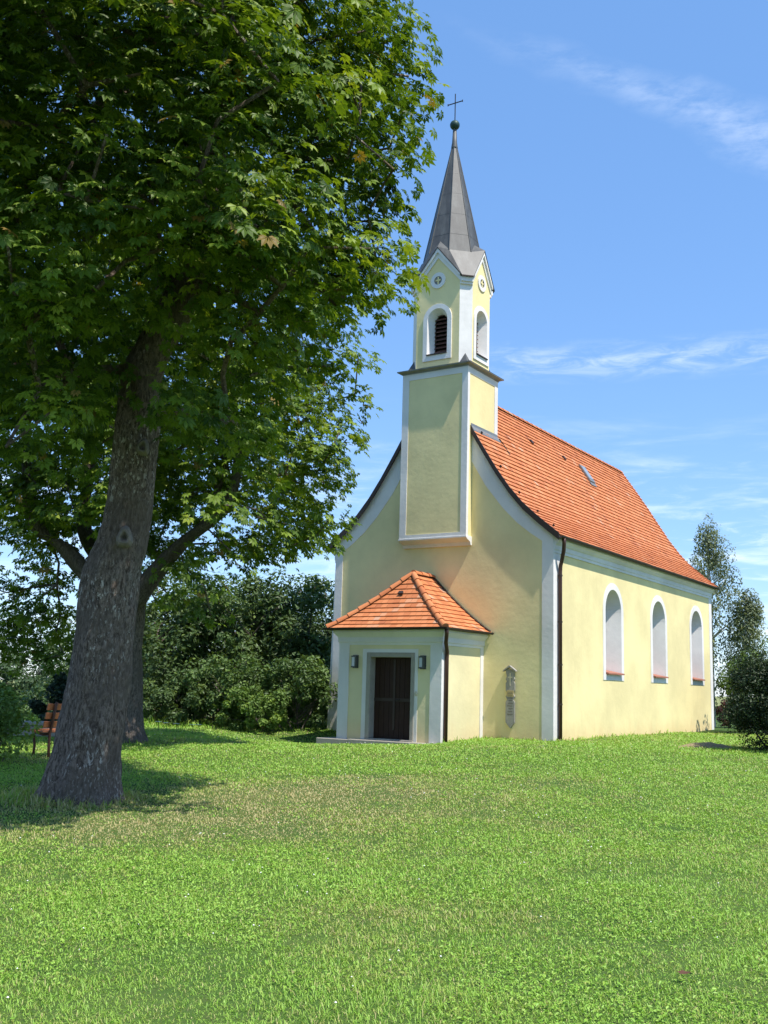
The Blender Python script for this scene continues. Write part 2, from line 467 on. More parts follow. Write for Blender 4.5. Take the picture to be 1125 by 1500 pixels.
tag(wd, 'low broad clover and plantain leaves in patches through the lawn', 'ground cover', kind='stuff')

# ------------------------------------------------------------------ chapel
ch = empty('chapel', NC, -YAW)
tag(ch, 'pale yellow chapel with white trim, orange tiled roof and slim grey spire', 'chapel')
def C(u, v, z): return (-u, v, z)
UC = 3.48            # centre line
WL = 6.90            # left corner
LEN = 14.5
PROF = [(0, 9.97), (.5, 9.24), (1.0, 8.49), (1.45, 7.76), (1.85, 7.13), (2.25, 6.57), (2.65, 6.11), (3.05, 5.75), (3.4, 5.46), (3.69, 5.23)]
def roof_z(d):
    d = abs(d)
    for (a, za), (b, zb) in zip(PROF[:-1], PROF[1:]):
        if d <= b: return za + (zb - za) * (d - a) / (b - a)
    return PROF[-1][1]
BZ = -.7
# --- nave walls
WINS = [4.30, 8.40, 12.58]; WR = .64; WZ0, WZT = 1.76, 4.22; WSP = WZT - WR
def side_wall(u, wins):
    mb = MB(); top = 5.16; NS = 14
    edges = [0.0]
    for w in wins: edges += [w - WR, w + WR]
    edges.append(LEN)
    for i in range(0, len(edges), 2):
        mb.quad(C(u, edges[i], BZ), C(u, edges[i + 1], BZ), C(u, edges[i + 1], top), C(u, edges[i], top))
    for w in wins:
        mb.quad(C(u, w - WR, BZ), C(u, w + WR, BZ), C(u, w + WR, WZ0), C(u, w - WR, WZ0))
        for k in range(NS):
            t0, t1 = math.pi * (1 - k / NS), math.pi * (1 - (k + 1) / NS)
            a, b = w + WR * math.cos(t0), w + WR * math.cos(t1)
            mb.quad(C(u, a, WSP + WR * math.sin(t0)), C(u, b, WSP + WR * math.sin(t1)), C(u, b, top), C(u, a, top))
    return mb
def gable(v, lo, hi, mb):
    ds = sorted(set([lo, hi, UC] + [UC - d for d, _ in PROF if lo < UC - d < hi] + [UC + d for d, _ in PROF if lo < UC + d < hi]))
    for a, b in zip(ds[:-1], ds[1:]):
        mb.quad(C(a, v, BZ), C(b, v, BZ), C(b, v, roof_z(b - UC) - .07), C(a, v, roof_z(a - UC) - .07))
side_wall(0, WINS).build('side_wall', YELLOW, ch, recalc=False)
mb = MB(); gable(0, 0, WL, mb); mb.build('front_wall', YELLOW, ch)
mb = MB(); gable(LEN, 0, WL, mb); mb.build('rear_wall', YELLOW, ch)
mb = MB(); mb.quad(C(WL + .13, 0, BZ), C(WL + .13, LEN, BZ), C(WL, LEN, 5.16), C(WL, 0, 5.16))
mb.prism([C(WL, -.0, BZ), C(WL + .13, -.0, BZ), C(WL, -.0, 5.1)], (0, .4, 0))
mb.build('side_wall', WHITE, ch)
# --- white bands on the gable front and corners
INN = [(.3, 8.72), (.95, 7.62), (1.50, 6.72), (2.03, 6.06), (2.45, 5.64), (2.85, 5.33), (3.17, 5.12)]
mb = MB(); vb = -.012
for sgn in (1, -1):
    mb = MB()
    outer_end = UC if sgn == 1 else WL - UC
    ip = INN
    for (d0, z0), (d1, z1) in zip(ip[:-1], ip[1:]):
        a, b = UC - sgn * d0, UC - sgn * d1
        mb.prism([C(a, vb, z0), C(b, vb, z1), C(b, vb, roof_z(d1) - .06), C(a, vb, roof_z(d0) - .06)], (0, .03, 0))
    a, b = UC - sgn * 3.17, UC - sgn * outer_end
    if sgn == 1: b = -.012
    mb.build('gable_band', WHITE, ch); mb = MB()
    mb.prism([C(a, vb, BZ), C(b, vb, BZ), C(b, vb, roof_z(3.48) - .1), C(a, vb, roof_z(3.17) - .06)], (0, .03, 0))
    if sgn == 1: mb.box(C(.02, .018, BZ), C(-.012, .42, 4.86))
    mb.build('pilaster', WHITE, ch)
mb = MB()
mb.box(C(.02, LEN - .30, BZ), C(-.012, LEN + .02, 4.86))
mb.build('pilaster', WHITE, ch)
# --- eaves cornice (moulded), right and left
for su, nm in ((0, 'r'), (WL, 'l')):
    q = 1 if su == 0 else -1
    prof = [(0.02, 4.80), (-.03, 4.80), (-.03, 4.87), (-.05, 4.89), (-.05, 5.0), (-.09, 5.03), (-.13, 5.09), (-.17, 5.12), (-.17, 5.17), (.02, 5.3)]
    mb = MB(); mb.prism([C(su + q * a, .0, b) for a, b in prof], (0, LEN, 0)); mb.build('eaves_cornice', WHITE, ch)
# --- windows
def arch(cv_, r_, z0, zs, n=18):
    pts = [(cv_ - r_, z0)]
    pts += [(cv_ + r_ * math.cos(math.pi * (1 - k / n)), zs + r_ * math.sin(math.pi * (1 - k / n))) for k in range(n + 1)]
    pts.append((cv_ + r_, z0))
    return pts
for w in WINS:
    mb = MB(); A = arch(w, WR, WZ0, WSP); A2 = arch(w, WR - .22, WZ0, WSP); B = arch(w, WR + .19, WZ0 - .16, WSP)
    DEP = .52; pu = -.014
    for (p0, p1, q0, q1, i0, i1) in zip(A[:-1], A[1:], B[:-1], B[1:], A2[:-1], A2[1:]):
        mb.quad(C(pu, *p0), C(pu, *p1), C(pu, *q1), C(pu, *q0))            # painted surround
        mb.quad(C(pu, *p0), C(pu, *p1), C(DEP, *i1), C(DEP, *i0))          # splayed reveal
        mb.quad(C(pu, *q0), C(pu, *q1), C(.01, *q1), C(.01, *q0))
    mb.quad(C(pu, w - WR - .19, WZ0 - .16), C(pu, w + WR + .19, WZ0 - .16), C(pu, w + WR, WZ0), C(pu, w - WR, WZ0))
    mb.quad(C(pu, w - WR, WZ0), C(pu, w + WR, WZ0), C(DEP, w + WR - .22, WZ0), C(DEP, w - WR + .22, WZ0))
    win = mb.build('window', WHITE, ch)
    mb = MB(); P_ = arch(w, WR - .22, WZ0, WSP); mb.add([C(DEP - .02, *p) for p in P_], [tuple(range(len(P_)))])
    mb.build('pane', GLASS, win)
    mb = MB()
    for vv in (w - WR + .25, w, w + WR - .25): mb.box(C(DEP - .03, vv - .025, WZ0), C(DEP - .07, vv + .025, WSP + (WR - .25 if vv == w else .02)))
    for zz in (WZ0 + .05, 2.55, 3.3, WSP + .1): mb.box(C(DEP - .035, w - WR + .22, zz - .02), C(DEP - .062, w + WR - .22, zz + .02))
    mb.build('glazing_bar', DOORW, win)
    sa, sb = (-.10, WR - .004), (DEP, WR - .225)
    mb = MB(); q8 = [C(u_, w + k_ * h_, z_) for u_, h_, zt, zb in ((sa[0], sa[1], WZ0 + .045, WZ0 + .005), (sb[0], sb[1], WZ0 + .17, WZ0 + .006)) for k_ in (-1, 1) for z_ in (zb, zt)]
    mb.add(q8, [(0, 1, 3, 2), (4, 6, 7, 5), (0, 2, 6, 4), (1, 5, 7, 3), (0, 4, 5, 1), (2, 3, 7, 6)])
    mb.build('sill', SILLC, win)
    continue
    mb.build('sill', SILLC, win, bevel=.006)
# --- roof: every course of flat tiles is real
def arc(prof):
    L_ = [0]
    for (a, b), (c_, d_) in zip(prof[:-1], prof[1:]): L_.append(L_[-1] + math.hypot(c_ - a, d_ - b))
    return L_
EP = PROF[::-1]; AL = arc(EP)
def prof_at(s):
    s = max(0, min(AL[-1], s))
    for i in range(len(AL) - 1):
        if s <= AL[i + 1] + 1e-9:
            f = (s - AL[i]) / (AL[i + 1] - AL[i]); a, b = EP[i], EP[i + 1]
            nx_, nz_ = (a[1] - b[1]), (b[0] - a[0])
            l = math.hypot(nx_, nz_); 
            return a[0] + (b[0] - a[0]) * f, a[1] + (b[1] - a[1]) * f, abs(nx_) / l, abs(nz_) / l
V0, V1 = -.09, LEN + .10
def main_roof():
    mb = MB(); rows = 34; ex = AL[-1] / rows; tw = .178
    for side in (1, -1):
        for i in range(rows):
            s0 = i * ex; s1 = min(AL[-1], s0 + ex * 1.12)
            d0, z0, n0, m0 = prof_at(s0); d1, z1, n1, m1 = prof_at(s1)
            k = 0; vv = V0 - (tw / 2 if i % 2 else 0)
            rowt = rnd.gauss(0, .05)
            while vv < V1:
                a = max(vv, V0); b = min(vv + tw - .004, V1); vv += tw
                if b - a < .01: continue
                h = .037 + rnd.uniform(-.005, .005); h1 = .004
                t = min(1, max(0, .55 + rowt + rnd.gauss(0, .16) - (.35 if rnd.random() < .02 else 0)))
                p = [C(UC - side * (d0 + n0 * h), a, z0 + m0 * h), C(UC - side * (d0 + n0 * h), b, z0 + m0 * h),
                     C(UC - side * (d1 + n1 * h1), b, z1 + m1 * h1), C(UC - side * (d1 + n1 * h1), a, z1 + m1 * h1),
                     C(UC - side * (d0 - n0 * .01), a, z0 - m0 * .01), C(UC - side * (d0 - n0 * .01), b, z0 - m0 * .01)]
                fs = [(0, 1, 2, 3), (4, 5, 1, 0)] if side == 1 else [(3, 2, 1, 0), (0, 1, 5, 4)]
                mb.add(p, fs, 0, t)
        for (d0, z0), (d1, z1) in zip(PROF[:-1], PROF[1:]):      # boarding under the tiles
            mb.quad(C(UC - side * d0, V0, z0 - .02), C(UC - side * d1, V0, z1 - .02), C(UC - side * d1, V1, z1 - .02), C(UC - side * d0, V1, z0 - .02), 1)
    return mb
roof = main_roof().build('roof', [TILE, DARKC], ch, recalc=False)
mb = MB(); vv = V0
while vv < V1:
    e = min(vv + .36, V1)
    ring = lambda v_, r_: [C(UC - r_ * math.cos(t), v_, 9.93 + r_ * .9 * math.sin(t)) for t in [math.pi * k / 8 for k in range(9)]]
    a, b = ring(vv, .115), ring(e + .02, .098)
    mb.add(a + b, [(k, k + 1, k + 10, k + 9) for k in range(8)] + [tuple(range(9))], 0, min(1, max(0, rnd.gauss(.55, .2)))); vv = e
mb.build('ridge_tile', TILE, roof)
def verge(v0, v1, mat, nm, up_=.045, dn=.10):
    mb = MB(); pr = [(-d, z) for d, z in PROF[::-1]] + PROF[1:]
    for (a, za), (b, zb) in zip(pr[:-1], pr[1:]):
        mb.prism([C(UC - a, v0, za - dn), C(UC - b, v0, zb - dn), C(UC - b, v0, zb + up_), C(UC - a, v0, za + up_)], (0, v1 - v0, 0))
    return mb.build(nm, mat, roof)
verge(V0 - .035, V0 - .002, DARKC, 'verge_board', .06, .13)
mb = MB()                                                     # far verge: a row of edge tiles standing proud
for side in (1, -1):
    for i in range(37):
        s0 = i * AL[-1] / 37; s1 = s0 + AL[-1] / 37
        d0, z0, n0, m0 = prof_at(s0); d1, z1, n1, m1 = prof_at(s1)
        for_a = [C(UC - side * (d0 + n0 * .065), V1 - .10, z0 + m0 * .065), C(UC - side * (d0 + n0 * .065), V1 + .03, z0 + m0 * .065),
                 C(UC - side * (d1 + n1 * .035), V1 + .03, z1 + m1 * .035), C(UC - side * (d1 + n1 * .035), V1 - .10, z1 + m1 * .035)]
        low_ = [C(UC - side * (d0 - n0 * .1), V1 - .10, z0 - m0 * .1), C(UC - side * (d0 - n0 * .1), V1 + .03, z0 - m0 * .1),
                C(UC - side * (d1 - n1 * .1), V1 + .03, z1 - m1 * .1), C(UC - side * (d1 - n1 * .1), V1 - .10, z1 - m1 * .1)]
        mb.add(for_a + low_, [(0, 1, 2, 3), (4, 5, 1, 0), (5, 6, 2, 1), (7, 4, 0, 3)], 0, min(1, max(0, rnd.gauss(.75, .2))))
mb.build('verge_tile', TILE, roof)
for su, q in ((UC - 3.735, 1), (UC + 3.735, -1)):               # half-round gutters
    mb = MB(); rr = .065; zc = 5.215
    ts = [math.pi + math.pi * k / 8 for k in range(9)]
    pin = [(su + rr * math.cos(t), zc + rr * math.sin(t)) for t in ts]; pout = [(su + (rr - .012) * math.cos(t), zc + (rr - .012) * math.sin(t)) for t in ts]
    mb.prism([C(a, V0 - .02, b) for a, b in pin + pout[::-1]], (0, V1 - V0 + .02, 0))
    mb.build('gutter', DARKC, roof)
# skylight, vents
def on_slope(d, v, h):
    z0 = roof_z(d); sl = (roof_z(d - .05) - roof_z(d + .05)) / .1; l = math.hypot(1, sl)
    return Vector(C(UC - (d + h * sl / l), v, z0 + h / l))
def slope_box(mb, d0, d1, v0, v1, h0, h1, mi=0):
    p = [on_slope(d, v, h) for h in (h0, h1) for d, v in ((d0, v0), (d1, v0), (d1, v1), (d0, v1))]
    mb.add(p, [(0, 3, 2, 1), (4, 5, 6, 7), (0, 1, 5, 4), (1, 2, 6, 5), (2, 3, 7, 6), (3, 0, 4, 7)], mi)
mb = MB(); slope_box(mb, .66, 1.06, 8.52, 9.0, .03, .09, 0); slope_box(mb, .69, 1.0, 8.57, 8.95, .085, .097, 1)
slope_box(mb, 1.06, 1.14, 8.50, 9.02, .035, .055, 0)
mb.build('skylight', [ZINC, GLAZE], roof)
for d, v in ((.62, 4.6), (.62, 7.2)):
    mb = MB(); slope_box(mb, d, d + .08, v, v + .13, .02, .075, 0); mb.build('vent_tile', DARKC, roof)
for d, v in ((1.1, .35), (1.75, .25), (2.3, .3), (2.8, .4), (3.3, .3)):
    mb = MB(); slope_box(mb, d, d + .03, v, v + .05, .02, .075, 0); mb.build('snow_hook', IRON, roof)
# --- tower
TR, TL, TF, TB = 2.42, 4.52, -.30, 1.52
mb = MB(); mb.box(C(TL, TF, 5.34), C(TR, TB, 10.1)); tower = mb.build('tower', YELLOW, ch)
mb = MB(); e = .014
def strip(mb, face, a0, a1, z0, z1):
    if face == 'f': mb.box(C(a0, TF - e, z0), C(a1, TF + .03, z1))
    if face == 'r': mb.box(C(TR - e, a0, z0), C(TR + .03, a1, z1))
    if face == 'l': mb.box(C(TL + e, a0, z0), C(TL - .03, a1, z1))
strip(mb, 'f', TL + .014, TL - .20, 5.44, 9.92); strip(mb, 'f', TR + .17, TR - .014, 5.44, 9.92)
strip(mb, 'f', TL + .014, TR - .014, 9.92, 10.10); strip(mb, 'f', TL + .014, TR - .014, 5.34, 5.44)
strip(mb, 'r', TF + .031, TF + .10, 5.34, 9.92); strip(mb, 'r', TB - .20, TB, 5.34, 9.92); strip(mb, 'r', TF + .031, TB, 9.92, 10.10)
strip(mb, 'l', TF + .031, TF + .2, 5.34, 9.92); strip(mb, 'l', TB - .20, TB, 5.34, 9.92); strip(mb, 'l', TF + .031, TB, 9.92, 10.10)
mb.build('tower_trim', WHITE, tower)
mb = MB()                                                      # corbel moulding under the tower front
mb.prism([C(TL + .03, TF - .03, 5.34), C(TL + .03, TF - .03, 5.29), C(TL + .03, TF + .06, 5.24), C(TL + .03, -.10, 5.19), C(TL + .03, -.06, 5.1), C(TL + .03, .02, 5.1), C(TL + .03, .02, 5.34)], (TL - TR + .06, 0, 0))
mb.build('corbel', WHITE, tower, bevel=.006)
def rect_ring(mb, du, z0, z1, mi=0, top_in=None):
    a = [C(TL + du, TF - du, z0), C(TR - du, TF - du, z0), C(TR - du, TB + du, z0), C(TL + du, TB + du, z0)]
    dv = du if top_in is None else top_in
    b = [C(TL + dv, TF - dv, z1), C(TR - dv, TF - dv, z1), C(TR - dv, TB + dv, z1), C(TL + dv, TB + dv, z1)]
    mb.add(a + b, [(0, 3, 2, 1), (4, 5, 6, 7), (0, 1, 5, 4), (1, 2, 6, 5), (2, 3, 7, 6), (3, 0, 4, 7)], mi)
mb = MB(); rect_ring(mb, .03, 10.10, 10.13); rect_ring(mb, .04, 10.13, 10.165, 0, .12); rect_ring(mb, .14, 10.165, 10.192, 1); rect_ring(mb, .15, 10.192, 10.29, 1, -.13)
mb.build('tower_cornice', [LEDGE, LEDGE], tower)
# upper stage: octagonal with broad cardinal faces
UCT, VCT, HX, HY, CH = 3.485, .61, .975, .80, .27
def oct_pts(g_=0.0, k=CH):
    hx, hy = HX + g_, HY + g_
    return [(-hx + k, -hy), (hx - k, -hy), (hx, -hy + k), (hx, hy - k), (hx - k, hy), (-hx + k, hy), (-hx, hy - k), (-hx, -hy + k)]
def T(p, z): return C(UCT - p[0], VCT + p[1], z)          # p[0] to the right
ZB, ZE, ZG = 10.2, 12.84, 13.68
O = oct_pts()
def pent(mb, p0, p1, ze, zg, hole=None):
    a0, a1 = Vector(T(p0, ZB)), Vector(T(p1, ZB))
    def at(f, z): q = a0.lerp(a1, f); return (q.x, q.y, z)
    w_ = (a1 - a0).length
    if not hole:
        mb.add([at(0, ZB), at(1, ZB), at(1, ze), at(.5, zg), at(0, ze)], [(0, 1, 2, 3, 4)]); return
    r_, z0, zs = hole; A = arch(w_ / 2, r_, z0, zs, 12)
    topz = zs + r_ + .05
    l_, rr_ = (w_ / 2 - r_) / w_, (w_ / 2 + r_) / w_
    mb.quad(at(0, ZB), at(l_, ZB), at(l_, topz), at(0, topz)); mb.quad(at(rr_, ZB), at(1, ZB), at(1, topz), at(rr_, topz))
    mb.quad(at(l_, ZB), at(rr_, ZB), at(rr_, z0), at(l_, z0))
    for p, q in zip(A[1:-2], A[2:-1]): mb.quad(at(p[0] / w_, p[1]), at(q[0] / w_, q[1]), at(q[0] / w_, topz), at(p[0] / w_, topz))
    mb.add([at(0, topz), at(1, topz), at(1, ze), at(.5, zg), at(0, ze)], [(0, 1, 2, 3, 4)])
HOLE = (.33, 10.62, 11.66)
mb = MB()
for i, j in ((0, 1), (2, 3), (4, 5), (6, 7)): pent(mb, O[i], O[j], ZE, ZG, HOLE if i in (0, 2, 6) else None)
upper = mb.build('belfry', YELLOW, ch)
for i, j in ((1, 2), (3, 4), (5, 6), (7, 0)):
    mb = MB()
    a, b = O[i], O[j]
    mb.quad(T(a, ZB), T(b, ZB), T(b, ZE + .05), T(a, ZE + .05))
    mid = ((a[0] + b[0]) / 2, (a[1] + b[1]) / 2); crn = (math.copysign(HX, mid[0]), math.copysign(HY, mid[1]))
    # pyramid stop at the foot of the chamfer
    mb.add([T(a, ZB + .06), T(b, ZB + .06), T(crn, ZB + .06), T((mid[0] * .985, mid[1] * .985), ZB + .40)], [(0, 2, 3), (2, 1, 3)], 1)
    # little eaves cornice of the chamfer
    for g0, z0, z1 in ((.03, 12.60, 12.67), (.06, 12.67, 12.80)):
        oo = oct_pts(g0, CH * .93); mb.prism([T(oo[i], z0), T(oo[j], z0), T(b, z0), T(a, z0)], (0, 0, z1 - z0))
    mb.build('chamfer', [WHITE, COPPER], upper)
def belfry_face(i, j, nm):
    p0, p1 = Vector((*O[i], 0)), Vector((*O[j], 0)); w_ = (p1 - p0).length; t_ = (p1 - p0) / w_; n_ = Vector((t_.y, -t_.x, 0))
    def at(s, z, h=0): q = p0 + t_ * (w_ / 2 + s) + n_ * h; return T((q.x, q.y), z)
    r_, z0, zs = HOLE; A = arch(0, r_, z0, zs, 14); B = arch(0, r_ + .135, z0 - .17, zs, 14); Cc = arch(0, .215, z0 + .10, zs - .02, 14)
    mb = MB()
    for a, a2, b, b2, c, c2 in zip(A[:-1], A[1:], B[:-1], B[1:], Cc[:-1], Cc[1:]):
        mb.quad(at(*a, .03), at(*a2, .03), at(*b2, .03), at(*b, .03)); mb.quad(at(*b, .03), at(*b2, .03), at(*b2, -.01), at(*b, -.01))
        mb.quad(at(*a, .03), at(*a2, .03), at(*c2, -.24), at(*c, -.24))
    mb.quad(at(-r_ - .135, z0 - .17, .03), at(r_ + .135, z0 - .17, .03), at(r_, z0, .03), at(-r_, z0, .03))
    mb.quad(at(-r_, z0, .03), at(r_, z0, .03), at(.215, z0 + .10, -.24), at(-.215, z0 + .10, -.24))
    bx = [at(-r_, z0 - .01, .031), at(r_, z0 - .01, .031), at(r_, z0 - .01, .07), at(-r_, z0 - .01, .07)]
    mb.prism(bx, (0, 0, .03), 1)
    mb.add([at(*p, -.30) for p in Cc], [tuple(range(len(Cc)))], 2)
    for k in range(10):
        z = z0 + .12 + k * .12; hw = .213 if z < zs else math.sqrt(max(0, .213 ** 2 - (z - zs + .02) ** 2))
        if hw < .05: continue
        mb.prism([at(-hw, z, -.20), at(-hw, z + .075, -.29), at(-hw, z + .095, -.29), at(-hw, z + .02, -.20)], Vector(at(hw, z)) - Vector(at(-hw, z)), 3)
    mb.build('belfry_window', [WHITE, DARKC, BLACK, LOUV], upper)
    # round opening in the gable with a quatrefoil cross
    mb = MB(); zc = 12.83; nseg = 28
    ring = lambda r2, h: [at(r2 * math.cos(2 * math.pi * k / nseg), zc + r2 * math.sin(2 * math.pi * k / nseg), h) for k in range(nseg)]
    r1, r2, r3, r4 = ring(.24, .0), ring(.24, .03), ring(.125, .03), ring(.125, -.008)
    mb.add(r1 + r2 + r3, [(k, (k + 1) % nseg, (k + 1) % nseg + nseg, k + nseg) for k in range(nseg)] + [(k + nseg, (k + 1) % nseg + nseg, (k + 1) % nseg + 2 * nseg, k + 2 * nseg) for k in range(nseg)])
    mb.add(ring(.125, .004), [tuple(range(nseg))], 1)
    for a0, a1, b0, b1 in ((-.022, .022, -.115, .115), (-.085, -.022, -.015, .03), (.022, .085, -.015, .03)):
        mb.prism([at(a0, zc + b0, .004), at(a1, zc + b0, .004), at(a1, zc + b1, .004), at(a0, zc + b1, .004)], Vector(at(0, 0, .026)) - Vector(at(0, 0, .004)), 2)
    mb.build('oculus', [WHITE, LEDGE, YELLOW], upper)
    # raking cornice
    mb = MB(); hw = w_ / 2 + .02
    for sg in (-1, 1):
        for h0, o0, o1 in ((.035, .20, .09), (.085, .09, -.01)):
            P4 = [at(0, ZG + .13 - o0 * 1.5, 0), at(sg * (hw + .02), ZE + .0 - o0 * 1.3 + .1, 0), at(sg * (hw + .02), ZE + .1 - o1 * 1.3, 0), at(0, ZG + .13 - o1 * 1.5, 0)]
            mb.prism(P4, Vector(at(0, 0, h0)) - Vector(at(0, 0, 0)))
    mb.build('raking_cornice', WHITE, upper)
for i, j in ((0, 1), (2, 3), (6, 7), (4, 5)):
    belfry_face(i, j, '') if i != 4 else None
# --- spire
mb = MB(); g_ = .10; OE = oct_pts(g_, CH * .93)
ZS = 13.72
def sr(z): return .082 + (17.33 - z) * .2165
SX = 1.0
def sp(k, z): t = R(22.5 + 45 * k); r_ = sr(z); return (SX * r_ * math.sin(t), -r_ * math.cos(t))   # k=0: right of front face
hx, hy = HX + g_, HY + g_
GA = {0: (0, -hy), 1: (hx, 0), 2: (0, hy), 3: (-hx, 0)}
ZGA, ZEA = ZG + .15, 12.83
low_pts = []
for q in range(4):
    ga, gb = GA[q], GA[(q + 1) % 4]
    eA, eB = OE[(1 + 2 * q) % 8], OE[(2 + 2 * q) % 8]
    s0, s1 = sp(2 * q, ZS), sp(2 * q + 1, ZS)
    sa = [(0, -sr(14.06) * .924), (sr(14.06) * .924, 0), (0, sr(14.06) * .924), (-sr(14.06) * .924, 0)]
    A_, B_ = T(ga, ZGA), T(gb, ZGA); E1, E2 = T(eA, ZEA), T(eB, ZEA); S0, S1 = T(s0, ZS), T(s1, ZS)
    mb.quad(E1, E2, S1, S0); mb.add([A_, E1, S0], [(0, 1, 2)]); mb.add([B_, S1, E2], [(0, 1, 2)])
    mb.add([A_, S0, T(sa[q], 14.06)], [(0, 1, 2)]); mb.add([B_, T(sa[(q + 1) % 4], 14.06), S1], [(0, 1, 2)])
    # dark edge under the sheet
    for a, b in ((A_, E1), (E1, E2), (E2, B_)):
        dz = Vector((0, 0, -.035)); mb.quad(a, b, tuple(Vector(b) + dz), tuple(Vector(a) + dz), 1)
mb.build('spire_skirt', [COPPER, DARKC], ch, recalc=False)
mb = MB()
zs_ = [13.6, 14.3, 15.0, 15.7, 16.4, 17.33]
for k in range(8):
    for z0, z1 in zip(zs_[:-1], zs_[1:]):
        mb.quad(T(sp(k - 1, z0), z0), T(sp(k, z0), z0), T(sp(k, z1), z1), T(sp(k - 1, z1), z1))
        # standing seam joints across each sheet
        f = 1.006; zz = z1
        mb.quad(T([c * f for c in sp(k - 1, zz - .03)], zz - .03), T([c * f for c in sp(k, zz - .03)], zz - .03), T([c * f for c in sp(k, zz)], zz), T([c * f for c in sp(k - 1, zz)], zz), 1)
spire = mb.build('spire', [COPPER, COPPER], ch, recalc=False)
mb = MB()
for k in range(8): mb.tube([T(sp(k, 13.72), 13.72), T(sp(k, 17.3), 17.3)], [.018, .012], 6)
mb.build('hip_seam', COPPER, spire)
c0 = T((0, 0), 0)
mb = MB(); mb.lathe([(.001, 17.95), (.055, 17.95), (.075, 17.5), (.1, 17.34), (.1, 17.30), (.08, 17.28)], c0, 12); mb.build('spire_neck', COPPER, spire, smooth=True)
mb = MB(); mb.lathe([(.001, 18.22)] + [(.15 * math.sin(math.pi * k / 14), 18.07 + .15 * math.cos(math.pi * k / 14)) for k in range(1, 14)] + [(.05, 17.9)], c0, 20); mb.build('ball', VERDI, spire, smooth=True)
mb = MB()
mb.tube([T((0, 0), 18.15), T((0, 0), 19.1)], .017, 6); mb.tube([T((-.25, 0), 18.80), T((.25, 0), 18.80)], .016, 6)
for q in ((-.25, 18.80), (.25, 18.80)): mb.tube([T((q[0], 0), q[1] - .03), T((q[0], 0), q[1] + .03)], .017, 6)
mb.build('cross', IRON, spire)
mb = MB()                                                       # lead flashing where tower meets roof
for sg in (1,):
    z_a, z_b = roof_z(UC - TR), roof_z(UC - TR)
    mb.prism([C(TR - .015, V0, z_a + .05), C(TR - .09, V0, roof_z(UC - TR + .09) + .07), C(TR - .09, V0, roof_z(UC - TR + .09) + .045), C(TR - .015, V0, z_a - .02)], (0, TB + .06 - V0, 0))
    mb.box(C(TR - .015, V0, z_a - .1), C(TR + .01, TB, z_a + .12))
mb.build('flashing', ZINC, tower)
mb = MB(); mb.tube([C(TR - .05, TB + .05, roof_z(UC - TR + .05) + .1), C(TR - .12, TB + .18, roof_z(UC - TR + .12) + .06), C(TR - .30, TB + .24, roof_z(UC - TR + .30) + .05)], .02, 6); mb.build('conductor', IRON, tower)

# --- downpipes
def pipe(pts, r_, nm='downpipe', par=ch):
    mb = MB(); mb.tube([C(*p) for p in pts], r_, 10)
    o = mb.build(nm, PIPE, par, smooth=True); return o
dp = pipe([(-.255, .10, 5.18), (-.255, .12, 5.05), (-.22, .17, 4.85), (-.14, .24, 4.62), (-.09, .27, 4.48), (-.08, .27, 4.3), (-.08, .27, -.5)], .052)
mb = MB()
for z in (4.2, 3.0, 1.9, .9):
    mb = MB(); mb.tube([C(-.08, .27, z), C(-.08, .27, z + .04)], .063, 10); mb.build('pipe_clip', DARKC, dp)

# --- porch
PR, PL, PF = 2.01, 5.08, -2.22
DL, DR, DT, DB = 4.10, 2.88, 1.99, -.06
pw = MB()
pw.quad(C(PL, PF, BZ), C(4.26, PF, BZ), C(4.26, PF, 2.5), C(PL, PF, 2.5)); pw.quad(C(2.74, PF, BZ), C(PR, PF, BZ), C(PR, PF, 2.5), C(2.74, PF, 2.5))
pw.quad(C(4.26, PF, 2.14), C(2.74, PF, 2.14), C(2.74, PF, 2.5), C(4.26, PF, 2.5))
pw.quad(C(PR, PF, BZ), C(PR, 0, BZ), C(PR, 0, 2.5), C(PR, PF, 2.5)); pw.quad(C(PL, PF, BZ), C(PL, 0, BZ), C(PL, 0, 2.5), C(PL, PF, 2.5))
porch = pw.build('porch', YPORCH, ch)
mb = MB(); e = .02
mb.box(C(PL + e, PF - e, BZ), C(4.78, PF + .02, 2.32)); mb.box(C(PL + e, PF + .021, BZ), C(PL - .02, PF + .20, 2.32)); mb.build('porch_pilaster', WHITE, porch)
mb = MB(); mb.box(C(2.32, PF - e, BZ), C(PR - e, PF + .02, 2.32)); mb.box(C(PR + .02, PF + .021, BZ), C(PR - e, PF + .20, 2.32)); mb.build('porch_pilaster', WHITE, porch)
mb = MB(); mb.box(C(PR + .02, -.16, BZ), C(PR - e, 0, 2.32)); mb.build('porch_pilaster', WHITE, porch)
prof = [(.02, 2.30), (-.02, 2.30), (-.025, 2.36), (-.05, 2.38), (-.05, 2.50), (-.08, 2.54), (-.13, 2.60), (-.15, 2.62), (-.15, 2.68), (.02, 2.70)]
mb = MB()
ringp = [[(PR + a, 0, b), (PR + a, PF + a, b), (PL - a, PF + a, b), (PL - a, 0, b)] for a, b in prof]
for r0, r1 in zip(ringp[:-1], ringp[1:]):
    for k in range(3): mb.quad(C(*r0[k]), C(*r0[k + 1]), C(*r1[k + 1]), C(*r1[k]))
mb.build('porch_cornice', WHITE, porch)
